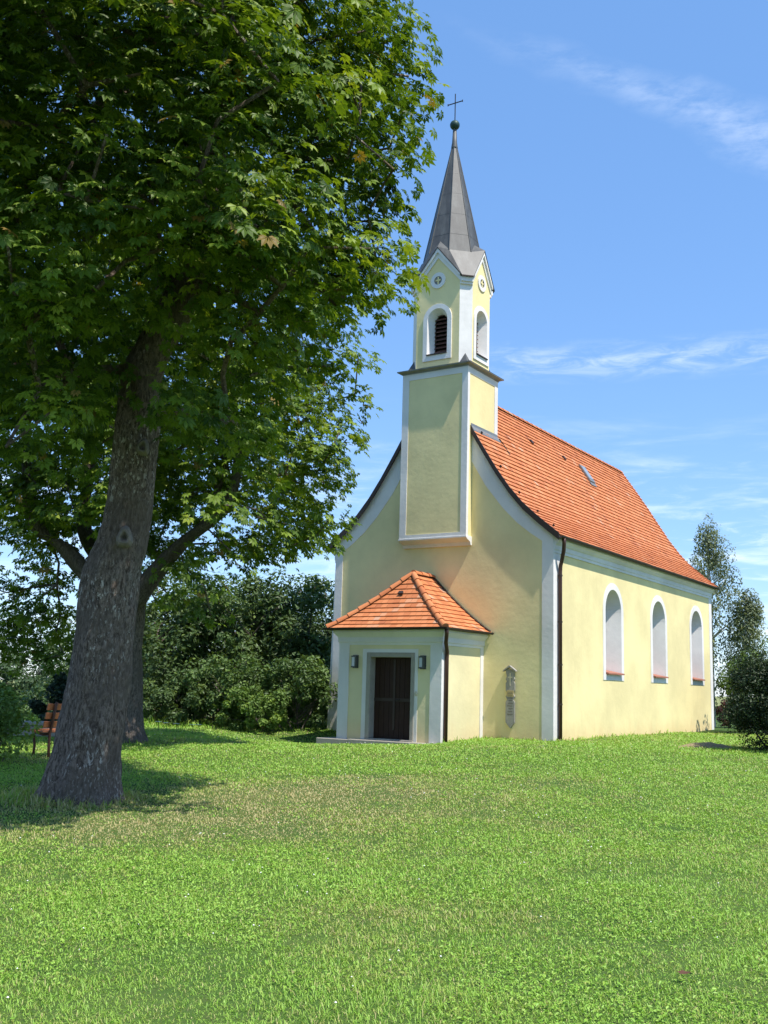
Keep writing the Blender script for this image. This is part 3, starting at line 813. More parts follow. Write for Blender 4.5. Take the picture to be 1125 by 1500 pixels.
# door surround: white band, stone frame with deep jambs, leaf
mb = MB()
mb.box(C(4.35, PF - .012, BZ), C(4.221, PF + .02, 2.20)); mb.box(C(2.771, PF - .012, BZ), C(2.68, PF + .02, 2.20)); mb.box(C(4.221, PF - .012, 2.11), C(2.771, PF + .02, 2.20))
fr = mb.build('door_surround', WHITE, porch)
mb = MB()
mb.box(C(4.22, PF - .03, DB), C(DL, PF + .30, 2.108)); mb.box(C(DR, PF - .03, DB), C(2.772, PF + .30, 2.108)); mb.box(C(DL - .001, PF - .029, DT), C(DR + .001, PF + .30, 2.107))
mb.box(C(4.22, PF - .05, DB - .10), C(2.772, PF + .30, DB - .001))
mb.build('door_frame', STONE, porch, bevel=.012)
mb = MB(); dv = PF + .22
mb.box(C(DL, dv, DB), C(DR, dv + .05, DT))
nb = 9
for half in (0, 1):
    u0, u1 = (DL, (DL + DR) / 2 + .004) if half == 0 else ((DL + DR) / 2 - .004, DR)
    for k in range(nb): # diagonal boarding
        pass
    for k in range(4):
        a = u0 + (u1 - u0) * (k + .04) / 4; b = u0 + (u1 - u0) * (k + .96) / 4
        mb.box(C(a, dv - .012, DB + .02), C(b, dv, .86)); mb.box(C(a, dv - .012, .98), C(b, dv, DT - .02))
mid = (DL + DR) / 2
mb.box(C(mid + .03, dv - .035, DB + .22), C(mid - .03, dv - .012, DT - .05), 1)
mb.box(C(DL, dv - .02, .88), C(DR, dv - .001, .96), 1)
mb.tube([C(mid - .09, dv - .012, .92), C(mid - .09, dv - .075, .92), C(mid - .2, dv - .075, .92)], .014, 6, 2)
mb.build('door', [DOORW, DOORB, IRON], porch)
for uc in (4.57, 2.53):
    mb = MB()
    mb.box(C(uc + .085, PF - .02, 1.70), C(uc - .085, PF, 2.04)); mb.box(C(uc + .07, PF - .12, 1.985), C(uc - .07, PF - .02, 2.02)); mb.box(C(uc + .07, PF - .12, 1.715), C(uc - .07, PF - .02, 1.75))
    mb.box(C(uc + .07, PF - .10, 1.75), C(uc + .055, PF - .02, 1.985)); mb.box(C(uc - .035, PF - .12, 1.75), C(uc - .07, PF - .02, 1.985))
    mb.box(C(uc + .054, PF - .11, 1.751), C(uc - .034, PF - .025, 1.984), 1)
    mb.build('wall_lamp', [LAMPM, LAMPG], porch)
mb = MB(); mb.lathe([(.001, 0), (.03, 0), (.04, .012), (.04, .03)], (0, 0, 0), 12)
mb.v = [(p[0] - 2.71, PF - .045 + p[2], p[1] + 1.09) for p in mb.v]; mb.box(C(2.735, PF - .03, 1.03), C(2.685, PF - .013, 1.15)); mb.build('doorbell', BRASS, porch)
mb = MB(); mb.box(C(5.62, -2.42, -.34), C(4.60, -.05, -.115)); mb.box(C(4.599, -2.46, -.55), C(PR - .02, PF + .2, -.10)); mb.build('doorstep', STONE, porch, bevel=.015)
# porch roof
EU0, EU1, EV, RZ0, RZ1, RU, RV = 1.78, 5.34, -2.47, 2.72, 4.24, 3.56, -1.10
def pz(t): return RZ0 + (RZ1 - RZ0) * (.72 * t + .28 * t ** 1.7)
def tl(t): return EU1 + (RU - EU1) * t
def tr_(t): return EU0 + (RU - EU0) * t
def tv(t): return EV + (RV - EV) * t
mb = MB(); rows = 12
def clampq(mb, pos, lo0, hi0, lo1, hi1, a, b, h, tint, flip=False):
    """one tile between lateral coords a..b clipped to a tapering slope; pos(lateral, upper?, height)->point"""
    a0, b0, a1, b1 = max(a, lo0), min(b, hi0), min(max(a, lo1), hi1), max(min(b, hi1), lo1)
    if b0 - a0 < .008: return
    if a1 > b1: a1 = b1 = (a1 + b1) / 2
    p = [pos(a0, 0, h), pos(b0, 0, h), pos(b1, 1, .004), pos(a1, 1, .004), pos(a0, 0, -.01), pos(b0, 0, -.01)]
    mb.add(p, [(0, 1, 2, 3), (4, 5, 1, 0)], 0, tint)
for i in range(rows):
    t0, t1 = i / rows, (i + 1.08) / rows; t1 = min(t1, 1)
    sl = .75
    for face in ('f', 'r', 'l'):
        if face == 'f':
            lo0, hi0, lo1, hi1 = tr_(t0), tl(t0), tr_(t1), tl(t1)
            pos = lambda a, up_, h: C(a, tv(t1 if up_ else t0) - h * .7, pz(t1 if up_ else t0) + h * .7)
        else:
            lo0, hi0, lo1, hi1 = tv(t0), 0.0, tv(t1), 0.0
            fu = (lambda t: tr_(t)) if face == 'r' else (lambda t: tl(t)); q = -1 if face == 'r' else 1
            pos = lambda a, up_, h, fu=fu, q=q: C(fu(t1 if up_ else t0) + q * h * .7, a, pz(t1 if up_ else t0) + h * .7)
        a = lo0 - (.09 if i % 2 else 0)
        while a < hi0:
            clampq(mb, pos, lo0, hi0, lo1, hi1, a, a + .176, .030 + rnd.uniform(-.004, .004), min(1, max(0, rnd.gauss(.58, .2)))); a += .18
for t0, t1 in zip([k / 12 for k in range(12)], [(k + 1) / 12 for k in range(12)]):    # boarding
    dz = -.015
    mb.quad(C(tr_(t0), tv(t0), pz(t0) + dz), C(tl(t0), tv(t0), pz(t0) + dz), C(tl(t1), tv(t1), pz(t1) + dz), C(tr_(t1), tv(t1), pz(t1) + dz), 1)
    mb.quad(C(tr_(t0), tv(t0), pz(t0) + dz), C(tr_(t1), tv(t1), pz(t1) + dz), C(tr_(t1), 0, pz(t1) + dz), C(tr_(t0), 0, pz(t0) + dz), 1)
    mb.quad(C(tl(t0), tv(t0), pz(t0) + dz), C(tl(t1), tv(t1), pz(t1) + dz), C(tl(t1), 0, pz(t1) + dz), C(tl(t0), 0, pz(t0) + dz), 1)
mb.quad(C(EU0, EV, RZ0 - .02), C(EU1, EV, RZ0 - .02), C(EU1, 0, RZ0 - .02), C(EU0, 0, RZ0 - .02), 1)
mb.build('porch_roof', [TILE, DARKC], porch, recalc=False)
mb = MB()
def hip_line(f, n_=8):
    for k in range(n_):
        t0, t1 = k / n_, (k + 1.1) / n_; t1 = min(t1, 1.0)
        p0, p1 = Vector(f(t0)), Vector(f(t1)); d = (p1 - p0).normalized(); sdx = d.cross(Vector((0, 0, 1))).normalized(); u_ = sdx.cross(d)
        ts = [math.pi * q / 8 for q in range(9)]
        a = [p0 + sdx * .095 * math.cos(t) + u_ * (.105 * math.sin(t) + .012) for t in ts]; b = [p1 + sdx * .075 * math.cos(t) + u_ * (.08 * math.sin(t) + .005) for t in ts]
        mb.add(a + b, [(q, q + 1, q + 10, q + 9) for q in range(8)] + [tuple(range(9)), tuple(range(9, 18))], 0, min(1, max(0, rnd.gauss(.6, .2))))
hip_line(lambda t: C(tr_(t), tv(t), pz(t))); hip_line(lambda t: C(tl(t), tv(t), pz(t))); hip_line(lambda t: C(RU, RV + t * 1.08, RZ1), 3)
mb.build('hip_tile', TILE, porch)
mb = MB()
for k in range(12):
    t0, t1 = k / 12, (k + 1) / 12
    for ff in (tr_, tl): mb.prism([C(ff(t0), -.10, pz(t0) + .02), C(ff(t1), -.10, pz(t1) + .02), C(ff(t1), -.10, pz(t1) + .065), C(ff(t0), -.10, pz(t0) + .065)], (0, .09, 0))
mb.build('wall_flashing', DARKC, porch)
mb = MB()
def gut(p, q, r_=.055):
    p, q = Vector(p), Vector(q); d = (q - p).normalized(); s_ = d.cross(Vector((0, 0, 1))).normalized()
    ts = [math.pi + math.pi * k / 8 for k in range(9)]
    ring = [s_ * r_ * math.cos(t) + Vector((0, 0, r_ * math.sin(t))) for t in ts] + [s_ * (r_ - .01) * math.cos(t) + Vector((0, 0, (r_ - .01) * math.sin(t))) for t in ts[::-1]]
    mb.prism([p + r for r in ring], q - p)
gut(C(EU1 + .09, EV - .05, 2.73), C(EU0 - .10, EV - .05, 2.73)); gut(C(EU0 - .05, EV - .1, 2.73), C(EU0 - .05, -.02, 2.73)); gut(C(EU1 + .05, EV - .1, 2.73), C(EU1 + .05, -.02, 2.73))
mb.build('porch_gutter', DARKC, porch)
pipe([(EU0 - .03, EV + .02, 2.70), (EU0 - .02, EV + .05, 2.58), (EU0 + .06, EV + .16, 2.35), (PR - .085, PF + .13, 2.14), (PR - .075, PF + .14, 2.0), (PR - .075, PF + .14, -.5)], .05, 'porch_downpipe', porch)
mb = MB(); mb.prism([C(RU - .02, tv(.64) - .035, pz(.64) + .03), C(RU + .14, tv(.64) - .035, pz(.64) + .03), C(RU + .12, tv(.68) - .035, pz(.68) + .03), C(RU + .0, tv(.68) - .035, pz(.68) + .03)], (0, -.03, .035)); mb.build('vent_tile', DARKC, porch)

# --- memorial board on the gable wall
def W_(u, v, z):
    q = Matrix.Rotation(-YAW, 4, 'Z') @ Vector(C(u, v, z)); return q + NC
bo = empty('memorial_board', W_(1.18, 0, .27), -YAW)
tag(bo, 'narrow weathered grey memorial board with small gabled cap and cross, fixed to the front wall', 'memorial board')
def BX(u, z, v=0): return (-(u - 1.18), v, z - .27)
mb = MB()
outl = [(1.18, .27), (1.05, .42), (1.05, .93), (1.09, 1.0), (1.05, 1.08), (1.09, 1.16), (1.05, 1.24), (1.05, 1.42), (1.08, 1.47), (1.05, 1.52), (1.08, 1.60), (1.05, 1.70), (1.05, 1.78)]
outl = outl + [(2.36 - a, b) for a, b in outl[::-1] if a != 1.18]
mb.prism([BX(a, b, -.012) for a, b in outl], (0, -.04, 0)); bd = mb.build('panel', BOARD, bo, bevel=.004)
mb = MB(); mb.prism([BX(1.0, 1.72, -.01), BX(1.0, 1.75, -.01), BX(1.18, 1.88, -.01), BX(1.36, 1.75, -.01), BX(1.36, 1.72, -.01), BX(1.18, 1.84, -.01)], (0, -.11, 0)); mb.build('cap', BOARD, bo)
mb = MB(); mb.box(BX(1.195, 1.36, -.06), BX(1.165, 1.68, -.052)); mb.box(BX(1.245, 1.56, -.0599), BX(1.115, 1.59, -.052)); mb.build('cross', BRASS, bo)
mb = MB(); mb.box(BX(1.28, 1.08, -.06), BX(1.08, 1.235, -.052)); mb.build('name_plate', simple('ochre_plate', (.48, .37, .17), .8), bo)
mb = MB()
for k, z in enumerate((.62, .69, .76, .83, .90, .97, 1.03)): mb.box(BX(1.18 + .08 - .02 * (k % 3), z, -.0545), BX(1.18 - .08 + .015 * (k % 2), z + .022, -.052))
for z in (1.11, 1.15, 1.19): mb.box(BX(1.255, z, -.0625), BX(1.105, z + .012, -.0602))
mb.build('engraved_line', BOARDD, bo)

# ------------------------------------------------------------------ chestnut trees
def bark_mat(name, c0, c1, c2):
    mt, t, b, o = new_mat(name); gg = G(t); oc = objc(t)
    st = gg.noise(gg.mapping(oc, (13, 13, 4.6)), 2.4, 10, .76, .5)
    pl = gg.noise(gg.mapping(oc, (17, 17, 7), (0, 0, .5)), 1.9, 8, .66, .3)
    big = gg.noise(oc, 1.6, 5, .6)
    c = gg.mix(gg.smooth(st, .40, .60), c0, c1)
    msk = gg.smooth(gg.noise(gg.mapping(oc, (1, 1, .6)), 2.3, 3, .5), .38, .62)
    c = gg.mix(gg.math('MULTIPLY', gg.math('MULTIPLY', gg.smooth(pl, .55, .61), msk), .9), c, c2)
    c = gg.mix(gg.math('MULTIPLY', gg.smooth(big, .45, .58), .6), c, tuple(q * .5 for q in c1))
    c = gg.mix(gg.math('MULTIPLY', gg.smooth(gg.noise(oc, .9, 4, .6), .55, .75), .4), c, (.085, .10, .055))
    t.links.new(c, b.inputs['Base Color']); b.inputs['Roughness'].default_value = .95; b.inputs['Specular IOR Level'].default_value = .12
    h = gg.math('ADD', gg.math('MULTIPLY', st, 1.4), gg.math('MULTIPLY', gg.noise(oc, 22, 5, .7), .5))
    bump(t, b, h, 1.0, .05)
    return mt
BARK = bark_mat('chestnut_bark', (.105, .074, .058), (.37, .28, .225), (.85, .75, .66))
BARKD = bark_mat('dark_bark', (.08, .064, .055), (.25, .21, .18), (.38, .33, .29))
SCAR = simple('healed_scar', (.20, .165, .14), .95, 0, .5, 20, .6)
CHEST = leaf_shader('chestnut_leaf', [(0, (.028, .062, .009)), (.4, (.085, .150, .014)), (.75, (.175, .255, .022)), (.97, (.25, .32, .033)), (1, (.22, .15, .035))], .29, .5, .28, (1.55, 1.5, .55))
FRUIT = simple('spiky_fruit', (.30, .33, .07), .6, 0, .3, 30, .4)

def chestnut_leaf():
    V = []; F = []
    for k in range(7):
        a = R(-108 + 36 * k); L_ = (.62, .82, .96, 1.0, .96, .82, .62)[k]; w_ = .205 * L_
        ca, sa = math.cos(a), math.sin(a)
        def q(r_, s_, dz): return (ca * r_ - sa * s_, sa * r_ + ca * s_, dz)
        o = len(V)
        V += [q(.04, 0, 0), q(.62 * L_, w_, -.05 * L_), q(.60 * L_, 0, -.11 * L_), q(.62 * L_, -w_, -.05 * L_), q(L_, 0, -.24 * L_), q(.30 * L_, .055, -.015), q(.30 * L_, -.055, -.015)]
        F += [(o, o + 5, o + 2), (o + 5, o + 1, o + 2), (o + 1, o + 4, o + 2), (o, o + 2, o + 6), (o + 6, o + 2, o + 3), (o + 3, o + 2, o + 4)]
    return np.array(V), np.array(F)
LV, LF = chestnut_leaf()
def instance(tv, tf, pos, bx, by, bz, sc):
    n = len(pos); k = len(tv)
    V = pos[:, None, :] + sc[:, None, None] * (tv[None, :, 0:1] * bx[:, None, :] + tv[None, :, 1:2] * by[:, None, :] + tv[None, :, 2:3] * bz[:, None, :])
    F = (tf[None] + (np.arange(n) * k)[:, None, None])
    return V.reshape(-1, 3), F.reshape(-1, tf.shape[1])
def unit(a): return a / np.maximum(1e-9, np.linalg.norm(a, axis=-1, keepdims=True))
def grow(nodes, par, targets, root, mat, step=.45):
    """attach every target to its nearest skeleton node with a slightly wandering twig; one mesh per limb"""
    seeds = len(nodes); own = list(range(seeds))
    for tg in targets:
        A = np.array(nodes); d = A - tg
        cost = np.sqrt((d ** 2).sum(1)) + .35 * np.abs(d[:, 2]) + np.where(d[:, 2] > .6, .6, 0)
        j = int(cost.argmin()); p0 = A[j]; ln = np.linalg.norm(tg - p0); m_ = max(1, int(ln / step)); last = j
        for k in range(1, m_ + 1):
            f = k / m_; p = p0 + (tg - p0) * f; p[2] += .12 * ln * math.sin(math.pi * f) * .6
            p = p + (0 if k == m_ else 1) * rng.normal(0, .05, 3)
            nodes.append(p); par.append(last); own.append(own[last]); last = len(nodes) - 1
    cnt = [0] * len(nodes); kids = set(par)
    for i in range(len(nodes) - 1, -1, -1):
        if i not in kids: cnt[i] += 1
        if par[i] >= 0: cnt[par[i]] += cnt[i]
    mbs = {}
    for i in range(seeds, len(nodes)):
        j = par[i]; mb = mbs.setdefault(own[i], MB())
        r1 = min(.11, .007 + .0085 * math.sqrt(cnt[i])); r0 = min(.11, .007 + .0085 * math.sqrt(cnt[j])) if j >= seeds else r1 * 1.25
        mb.tube([nodes[j], nodes[i]], [r0, r1], 5, cap=False)
    for mb in mbs.values(): mb.build('branch', mat, root, recalc=False)
def trunk_mesh(path, radii, seg=44, flare=None, knots=(), rough=.022, seed=0, sub=9):
    """tapered trunk with bark relief; path points relative to the tree's base"""
    pts = []; rr = []
    n = len(path)
    for i in range(n - 1):
        p0, p1, p2, p3 = [Vector(path[max(0, min(n - 1, i + k))]) for k in (-1, 0, 1, 2)]
        for k in range(sub):
            t = k / sub
            pts.append(.5 * ((2 * p1) + (-p0 + p2) * t + (2 * p0 - 5 * p1 + 4 * p2 - p3) * t * t + (-p0 + 3 * p1 - 3 * p2 + p3) * t ** 3))
            rr.append(radii[i] + (radii[i + 1] - radii[i]) * t)
    pts.append(Vector(path[-1])); rr.append(radii[-1])
    V = []; F = []
    for i, p in enumerate(pts):
        for k in range(seg):
            a = 2 * math.pi * k / seg; d = Vector((math.cos(a), math.sin(a), 0))
            r_ = rr[i]
            if flare: r_ *= 1 + flare * math.exp(-max(0, p.z) / .38) * (.45 + .55 * math.sin(a * 5 + 1.1 + seed) * math.sin(a * 2 + .4))
            q = Vector((d.x * 2.6, d.y * 2.6, p.z * .9 + seed * 7))
            h = noise.fractal(Vector((d.x * 1.3, d.y * 1.3, p.z * .7 + seed)), .9, 2, 2) * rough * 1.8 + noise.fractal(q, .8, 2.1, 4) * rough * 1.8 + noise.fractal(Vector((d.x * 9, d.y * 9, p.z * 2.2 + seed)), .8, 2, 3) * rough * .8
            w = p + d * (r_ + h)
            for kc, kr in knots:
                e = (w - Vector(kc)).length
                w += d * (.05 * math.exp(-((e - kr) / (.4 * kr)) ** 2) - .04 * math.exp(-(e / (.55 * kr)) ** 2))
            V.append(w)
    for i in range(len(pts) - 1):
        for k in range(seg): F.append((i * seg + k, i * seg + (k + 1) % seg, (i + 1) * seg + (k + 1) % seg, (i + 1) * seg + k))
    mb = MB(); mb.add(V, F); return mb
def pad_leaves(pads, per_area, lsize, center, tintbase=.5):
    PS = []; BX_ = []; BY_ = []; BZ_ = []; SCL = []; TN = []
    for c, r_, w in pads:
        n = max(6, int(per_area * r_ * r_ * w))
        rad = r_ * np.sqrt(rng.random(n)) ; th = rng.uniform(0, 2 * np.pi, n)
        od = np.array(c) - center; od[2] *= .3; od = od / max(1e-6, np.linalg.norm(od))
        off = np.stack([np.cos(th) * rad, np.sin(th) * rad, -.42 * rad ** 2 / r_ + rng.normal(0, .19 * r_ ** .5, n)], 1)
        off[:, 2] -= .22 * (off[:, 0] * od[0] + off[:, 1] * od[1])
        p = np.array(c) + off
        out_ = unit(np.stack([np.cos(th), np.sin(th), np.zeros(n)], 1) * (rad / r_)[:, None] * .8 + od * .7 + rng.normal(0, .55, (n, 3)) * np.array([1, 1, .3]))
        nz = unit(np.array([0, 0, 1.0]) + out_ * (.25 + .55 * (rad / r_))[:, None] + rng.normal(0, .30, (n, 3)))
        bx = unit(out_ - nz * (out_ * nz).sum(1)[:, None]); by = np.cross(nz, bx)
        PS.append(p); BX_.append(bx); BY_.append(by); BZ_.append(nz); SCL.append(lsize * rng.uniform(.50, 1.2, n))
        TN.append(np.where(rng.random(n) < .006, 1.0, np.clip(rng.normal(tintbase + rng.normal(0, .14), .21, n), 0, .97)))
    return [np.concatenate(q) for q in (PS, BX_, BY_, BZ_, SCL, TN)]
def crown_pads(center, radii, n, zmin, rrange, seed, reject=None, inner=.38):
    r_ = np.random.default_rng(seed); pads = []; tries = 0
    while len(pads) < n and tries < n * 60:
        tries += 1
        d = r_.normal(0, 1, 3); d /= np.linalg.norm(d)
        f = 1 - abs(r_.normal(0, .14)) if r_.random() > inner else r_.uniform(.35, .85)
        lump = .84 + .46 * noise.noise(Vector(d * 2.3) + Vector((seed, 0, 0)))
        p = np.array(center) + d * np.array(radii) * f * (lump + .1)
        zf = zmin(p) if callable(zmin) else zmin
        if p[2] < zf: continue
        rr_ = r_.uniform(*rrange)
        if reject and reject(p, rr_): continue
        if any(np.linalg.norm((p - q[0]) * np.array([1, 1, 1.5])) < .40 * (rr_ + q[1]) for q in pads): continue
        pads.append((p, rr_, 1.0))
    return pads
def make_chestnut(base, label, path, radii, limbs, center, crad, npads, zmin, rrange, extra, seed, per_area, lsize, knots=(), reject=None, bark=BARK, fruits=0, flare=.48, nodes_from=3.0, seg=44):
    root = empty('chestnut_tree', base); B = np.array(base)
    tag(root, label, 'tree', 'large chestnut trees on the lawn')
    tk = trunk_mesh(path, radii, seg, flare, knots, seed=seed).build('trunk', bark, root, smooth=True)
    for kc, kr in knots:
        pass
    nodes = []; par = []
    for i, p in enumerate(path):
        if p[2] > nodes_from:
            nodes.append(np.array(p, float)); par.append(len(nodes) - 2)
    for lp, lr in limbs:
        m_ = trunk_mesh(lp, lr, 20, None, (), .012, seed + 3, 7); m_.build('limb', bark, root, smooth=True)
        for k, p in enumerate(lp[1:]):
            nodes.append(np.array(p, float)); par.append(-1)
    pads = crown_pads(np.array(center) - B, crad, npads, (lambda p: zmin(p + B) - B[2]), rrange, seed, (lambda p, r_: reject(p + B, r_)) if reject else None)
    pads += [(np.array(p) - B, r_, 1.0) for p, r_ in extra]
    cen = np.array(center) - B
    tg = sorted([p[0] - np.array([0, 0, .12]) for p in pads], key=lambda q: np.linalg.norm(q - nodes[0]))
    grow(nodes, par, tg, root, bark)
    ps, bx, by, bz, sc, tn = pad_leaves(pads, per_area, lsize, cen)
    V, F = instance(LV, LF, ps, bx, by, bz, sc)
    np_mesh('crown', V, F, CHEST, root, np.repeat(tn, len(LV)))
    if fruits:
        mb = MB()
        mb.lathe([(.001, .032)] + [(.032 * math.sin(math.pi * k / 6), .032 * math.cos(math.pi * k / 6)) for k in range(1, 6)] + [(.001, -.032)], (0, 0, 0), 8)
        f0 = None
        idx = [i for i in range(len(ps)) if ps[i][1] + B[1] < center[1] + 1]
        for k in range(fruits):
            j = idx[rng.integers(len(idx))]
            if f0 is None: f0 = mb.build('fruit', FRUIT, root, smooth=True); fo = f0
            else: fo = f0.copy(); COL.objects.link(fo); fo.parent = root
            fo.location = ps[j] + np.array([0, 0, -.05]); s_ = rng.uniform(.9, 1.25); fo.scale = (s_, s_, s_)
    return root
# the near tree: leaning trunk, high crown
b1 = (-3.72, 13.2, gz(-3.72, 13.2) - .03)
def pxw(x, y, d):
    q = rt * (x - 562.5) + up * (750 - y) + fw * 1536.47
    q = q * (d / q.y); return Vector((q.x, q.y, q.z + CAM_Z))
def rel(q, b): return (q[0] - b[0], q[1] - b[1], q[2] - b[2])
tp = [(122, 1192), (124, 1150), (132, 1100), (141, 1040), (148, 980), (156, 900), (162, 840), (178, 790), (188, 740), (195, 680), (203, 610), (212, 540)]
th = [56, 47, 44, 43.5, 43, 42, 41.5, 36, 33.5, 33, 32, 31]
path1 = [rel(pxw(x, y, 13.2), b1) for x, y in tp]; rad1 = [h / 1536 * 13.3 for h in th]
path1[0] = (path1[0][0], path1[0][1], -.25)
path1 += [rel(Vector((-2.75, 13.2, 6.6)), b1), rel(Vector((-2.5, 13.3, 8.2)), b1), rel(Vector((-2.4, 13.2, 10.0)), b1), rel(Vector((-2.5, 13.2, 11.6)), b1)]
rad1 += [.24, .19, .13, .06]
k1 = pxw(182, 787, 12.85); k2 = pxw(209, 655, 12.85)
def zmin1(p):
    dx = p[0] + 3.2
    if -.285 < p[0] / p[1] < -.195 and p[1] < 13.5: return 1.6 + .285 * p[1] + .5
    return 4.75 + (.55 if dx > 1.4 else 0) + .5 * noise.noise(Vector((p[0] * .8, p[1] * .8, 3))) + (.35 if p[1] < 11 and abs(dx) < 1.3 else 0)
def rej1(p, r_):
    # keep the church side open: nothing may hang past the crown's right edge
    if p[1] > 15.0: return True
    lim = (.42 if p[2] > 7.6 else (.22 if p[2] > 6.3 else -.35)) + .75 * noise.noise(Vector((p[2] * .95, p[1] * .7, 4.2)))
    return p[0] + r_ * .8 > lim * p[1] / 12.5 + .02
ext1 = [(pxw(612, 40, 12.6), .55), (pxw(628, 100, 12.4), .50), (pxw(622, 150, 12.2), .45), (pxw(600, 205, 12.6), .50), (pxw(596, 265, 12.3), .45), (pxw(570, 300, 12.0), .5),
        (pxw(582, 370, 12.5), .40), (pxw(545, 385, 12.2), .45), (pxw(525, 435, 12.0), .34), (pxw(500, 410, 12.3), .55), (pxw(560, 120, 12.0), .6), (pxw(540, 220, 11.8), .6), (pxw(575, 20, 12.8), .6),
        (pxw(60, 415, 10.0), .55), (pxw(110, 590, 10.8), .5), (pxw(45, 640, 11.2), .45), (pxw(330, 245, 9.8), .55), (pxw(420, 320, 10.3), .6), (pxw(250, 290, 9.6), .4), (pxw(440, 500, 12.0), .5), (pxw(390, 470, 11.6), .55)]
ext1 = [((p[0] - .26, p[1], p[2]), r_) for p, r_ in ext1]
_r = np.random.default_rng(77)
_lit = [pxw(60, 415, 10.0), pxw(110, 590, 10.8), pxw(330, 245, 9.8), pxw(420, 320, 10.3), pxw(45, 640, 11.2)]
for _k in range(105):        # boughs high over the lawn, out of view, added to shade the crown's front
    _y = _r.uniform(6.6, 10.2); _z = 1.6 + .73 * _y + 1.15 + _r.random() ** 1.4 * 4.2; _x = _r.uniform(-5.8, -.9 - .25 * (_z - 8))
    _q = Vector((_x, _y, _z))
    if any(((_q - l) - sun_dir * (_q - l).dot(sun_dir)).length < 1.15 for l in _lit): continue  # gaps along the sun rays keep chosen leaf clumps lit
    if _z < 13.2: ext1.append(((_x, _y, _z), _r.uniform(.5, .85)))
make_chestnut(b1, 'near chestnut tree with thick leaning scarred trunk and broad overhanging dark crown', path1, rad1, [], (-3.4, 12.0, 8.7), (4.0, 3.35, 5.0), 390, zmin1, (.34, .88), ext1, 2, 235, .136,
              knots=((rel(k1, b1), .095), (rel(k2, b1), .08)), reject=rej1, fruits=36, nodes_from=4.2)
near_tree = bpy.data.objects['chestnut_tree']
for q, r_ in ((k1, .075), (k2, .06)):
    pr = None
    mb = MB(); c_ = Vector(rel(q, b1)); n_ = Vector((.10, -1, 0)).normalized(); s_ = n_.cross(Vector((0, 0, 1)))
    prof_ = [(0.0, -.05), (.28, -.045), (.42, -.02), (.6, .012), (.85, .018), (1.15, -.01), (1.4, -.06)]
    vs = []; nn = 16
    for pr_, ph in prof_:
        for k in range(nn):
            a = 2 * math.pi * k / nn; wv = 1 + .12 * math.sin(3 * a + r_ * 40)
            vs.append(c_ + s_ * (math.cos(a) * pr_ * r_ * wv) + Vector((0, 0, math.sin(a) * pr_ * r_ * 1.35 * wv)) + n_ * (ph + .022))
    mb.add(vs, [(i * nn + k, i * nn + (k + 1) % nn, (i + 1) * nn + (k + 1) % nn, (i + 1) * nn + k) for i in range(1, len(prof_) - 1) for k in range(nn)], 0)
    mb.add(vs[nn:2 * nn], [tuple(range(nn))], 1)
    mb.build('branch_scar', [SCAR, BARKD], near_tree, smooth=False)
# the second tree behind it, forked low
b2 = (-5.25, 21.6, gz(-5.25, 21.6) - .03)
t2 = [(181, 1108), (180, 1085), (180, 1030), (181, 960), (184, 890), (182, 830), (175, 760), (182, 690), (190, 610)]
h2 = [34, 28, 26.5, 26, 27, 25, 19, 16, 14]
path2 = [rel(pxw(x, y, 21.6), b2) for x, y in t2]; rad2 = [h / 1536 * 21.8 for h in h2]
path2[0] = (path2[0][0], path2[0][1], -.25)
path2 += [rel(Vector((-5.1, 21.6, 8.6)), b2), rel(Vector((-5.0, 21.6, 10.2)), b2)]; rad2 += [.13, .06]
def limb(pts, wid, d0=21.6, dd=None): return [rel(pxw(x, y, d0 + (dd[i] if dd else 0)), b2) for i, (x, y) in enumerate(pts)], [w / 1536 * d0 for w in wid]
limbs2 = [limb([(190, 890), (222, 845), (262, 800), (300, 770), (328, 745), (345, 700), (352, 640)], [20, 17, 13, 12, 10.5, 8, 5], 21.4, [0, -.1, -.3, -.5, -.7, -.8, -.9]),
          limb([(176, 880), (128, 842), (92, 800), (62, 782), (46, 745), (40, 690), (38, 630)], [20, 17, 15, 13, 11, 8, 5], 21.4, [0, -.1, -.2, -.3, -.4, -.5, -.6]),
          limb([(172, 850), (132, 800), (122, 750), (132, 690), (142, 620)], [14, 12, 10, 8, 5], 21.8, [0, .3, .6, .8, 1]),
          limb([(300, 772), (318, 720), (330, 670), (332, 610)], [8, 6, 5, 4], 21.2, [-.3, -.3, -.2, -.1])]
def zmin2(p):
    dx = p[0] + 5.1
    return 4.3 + .9 * noise.noise(Vector((p[0] * .7, p[1] * .7, 8))) - (.7 if dx > 2 else 0) - (.9 if dx < -1.8 else 0)
def rej2(p, r_):
    lim = -.55 if p[2] > 5.5 else -.85
    if p[1] < 18.7 and p[0] < -3: return True
    return p[0] + r_ * .8 > lim + .15 or (p[2] < 4.0 and abs(p[0] + 5.1) < 1.4)
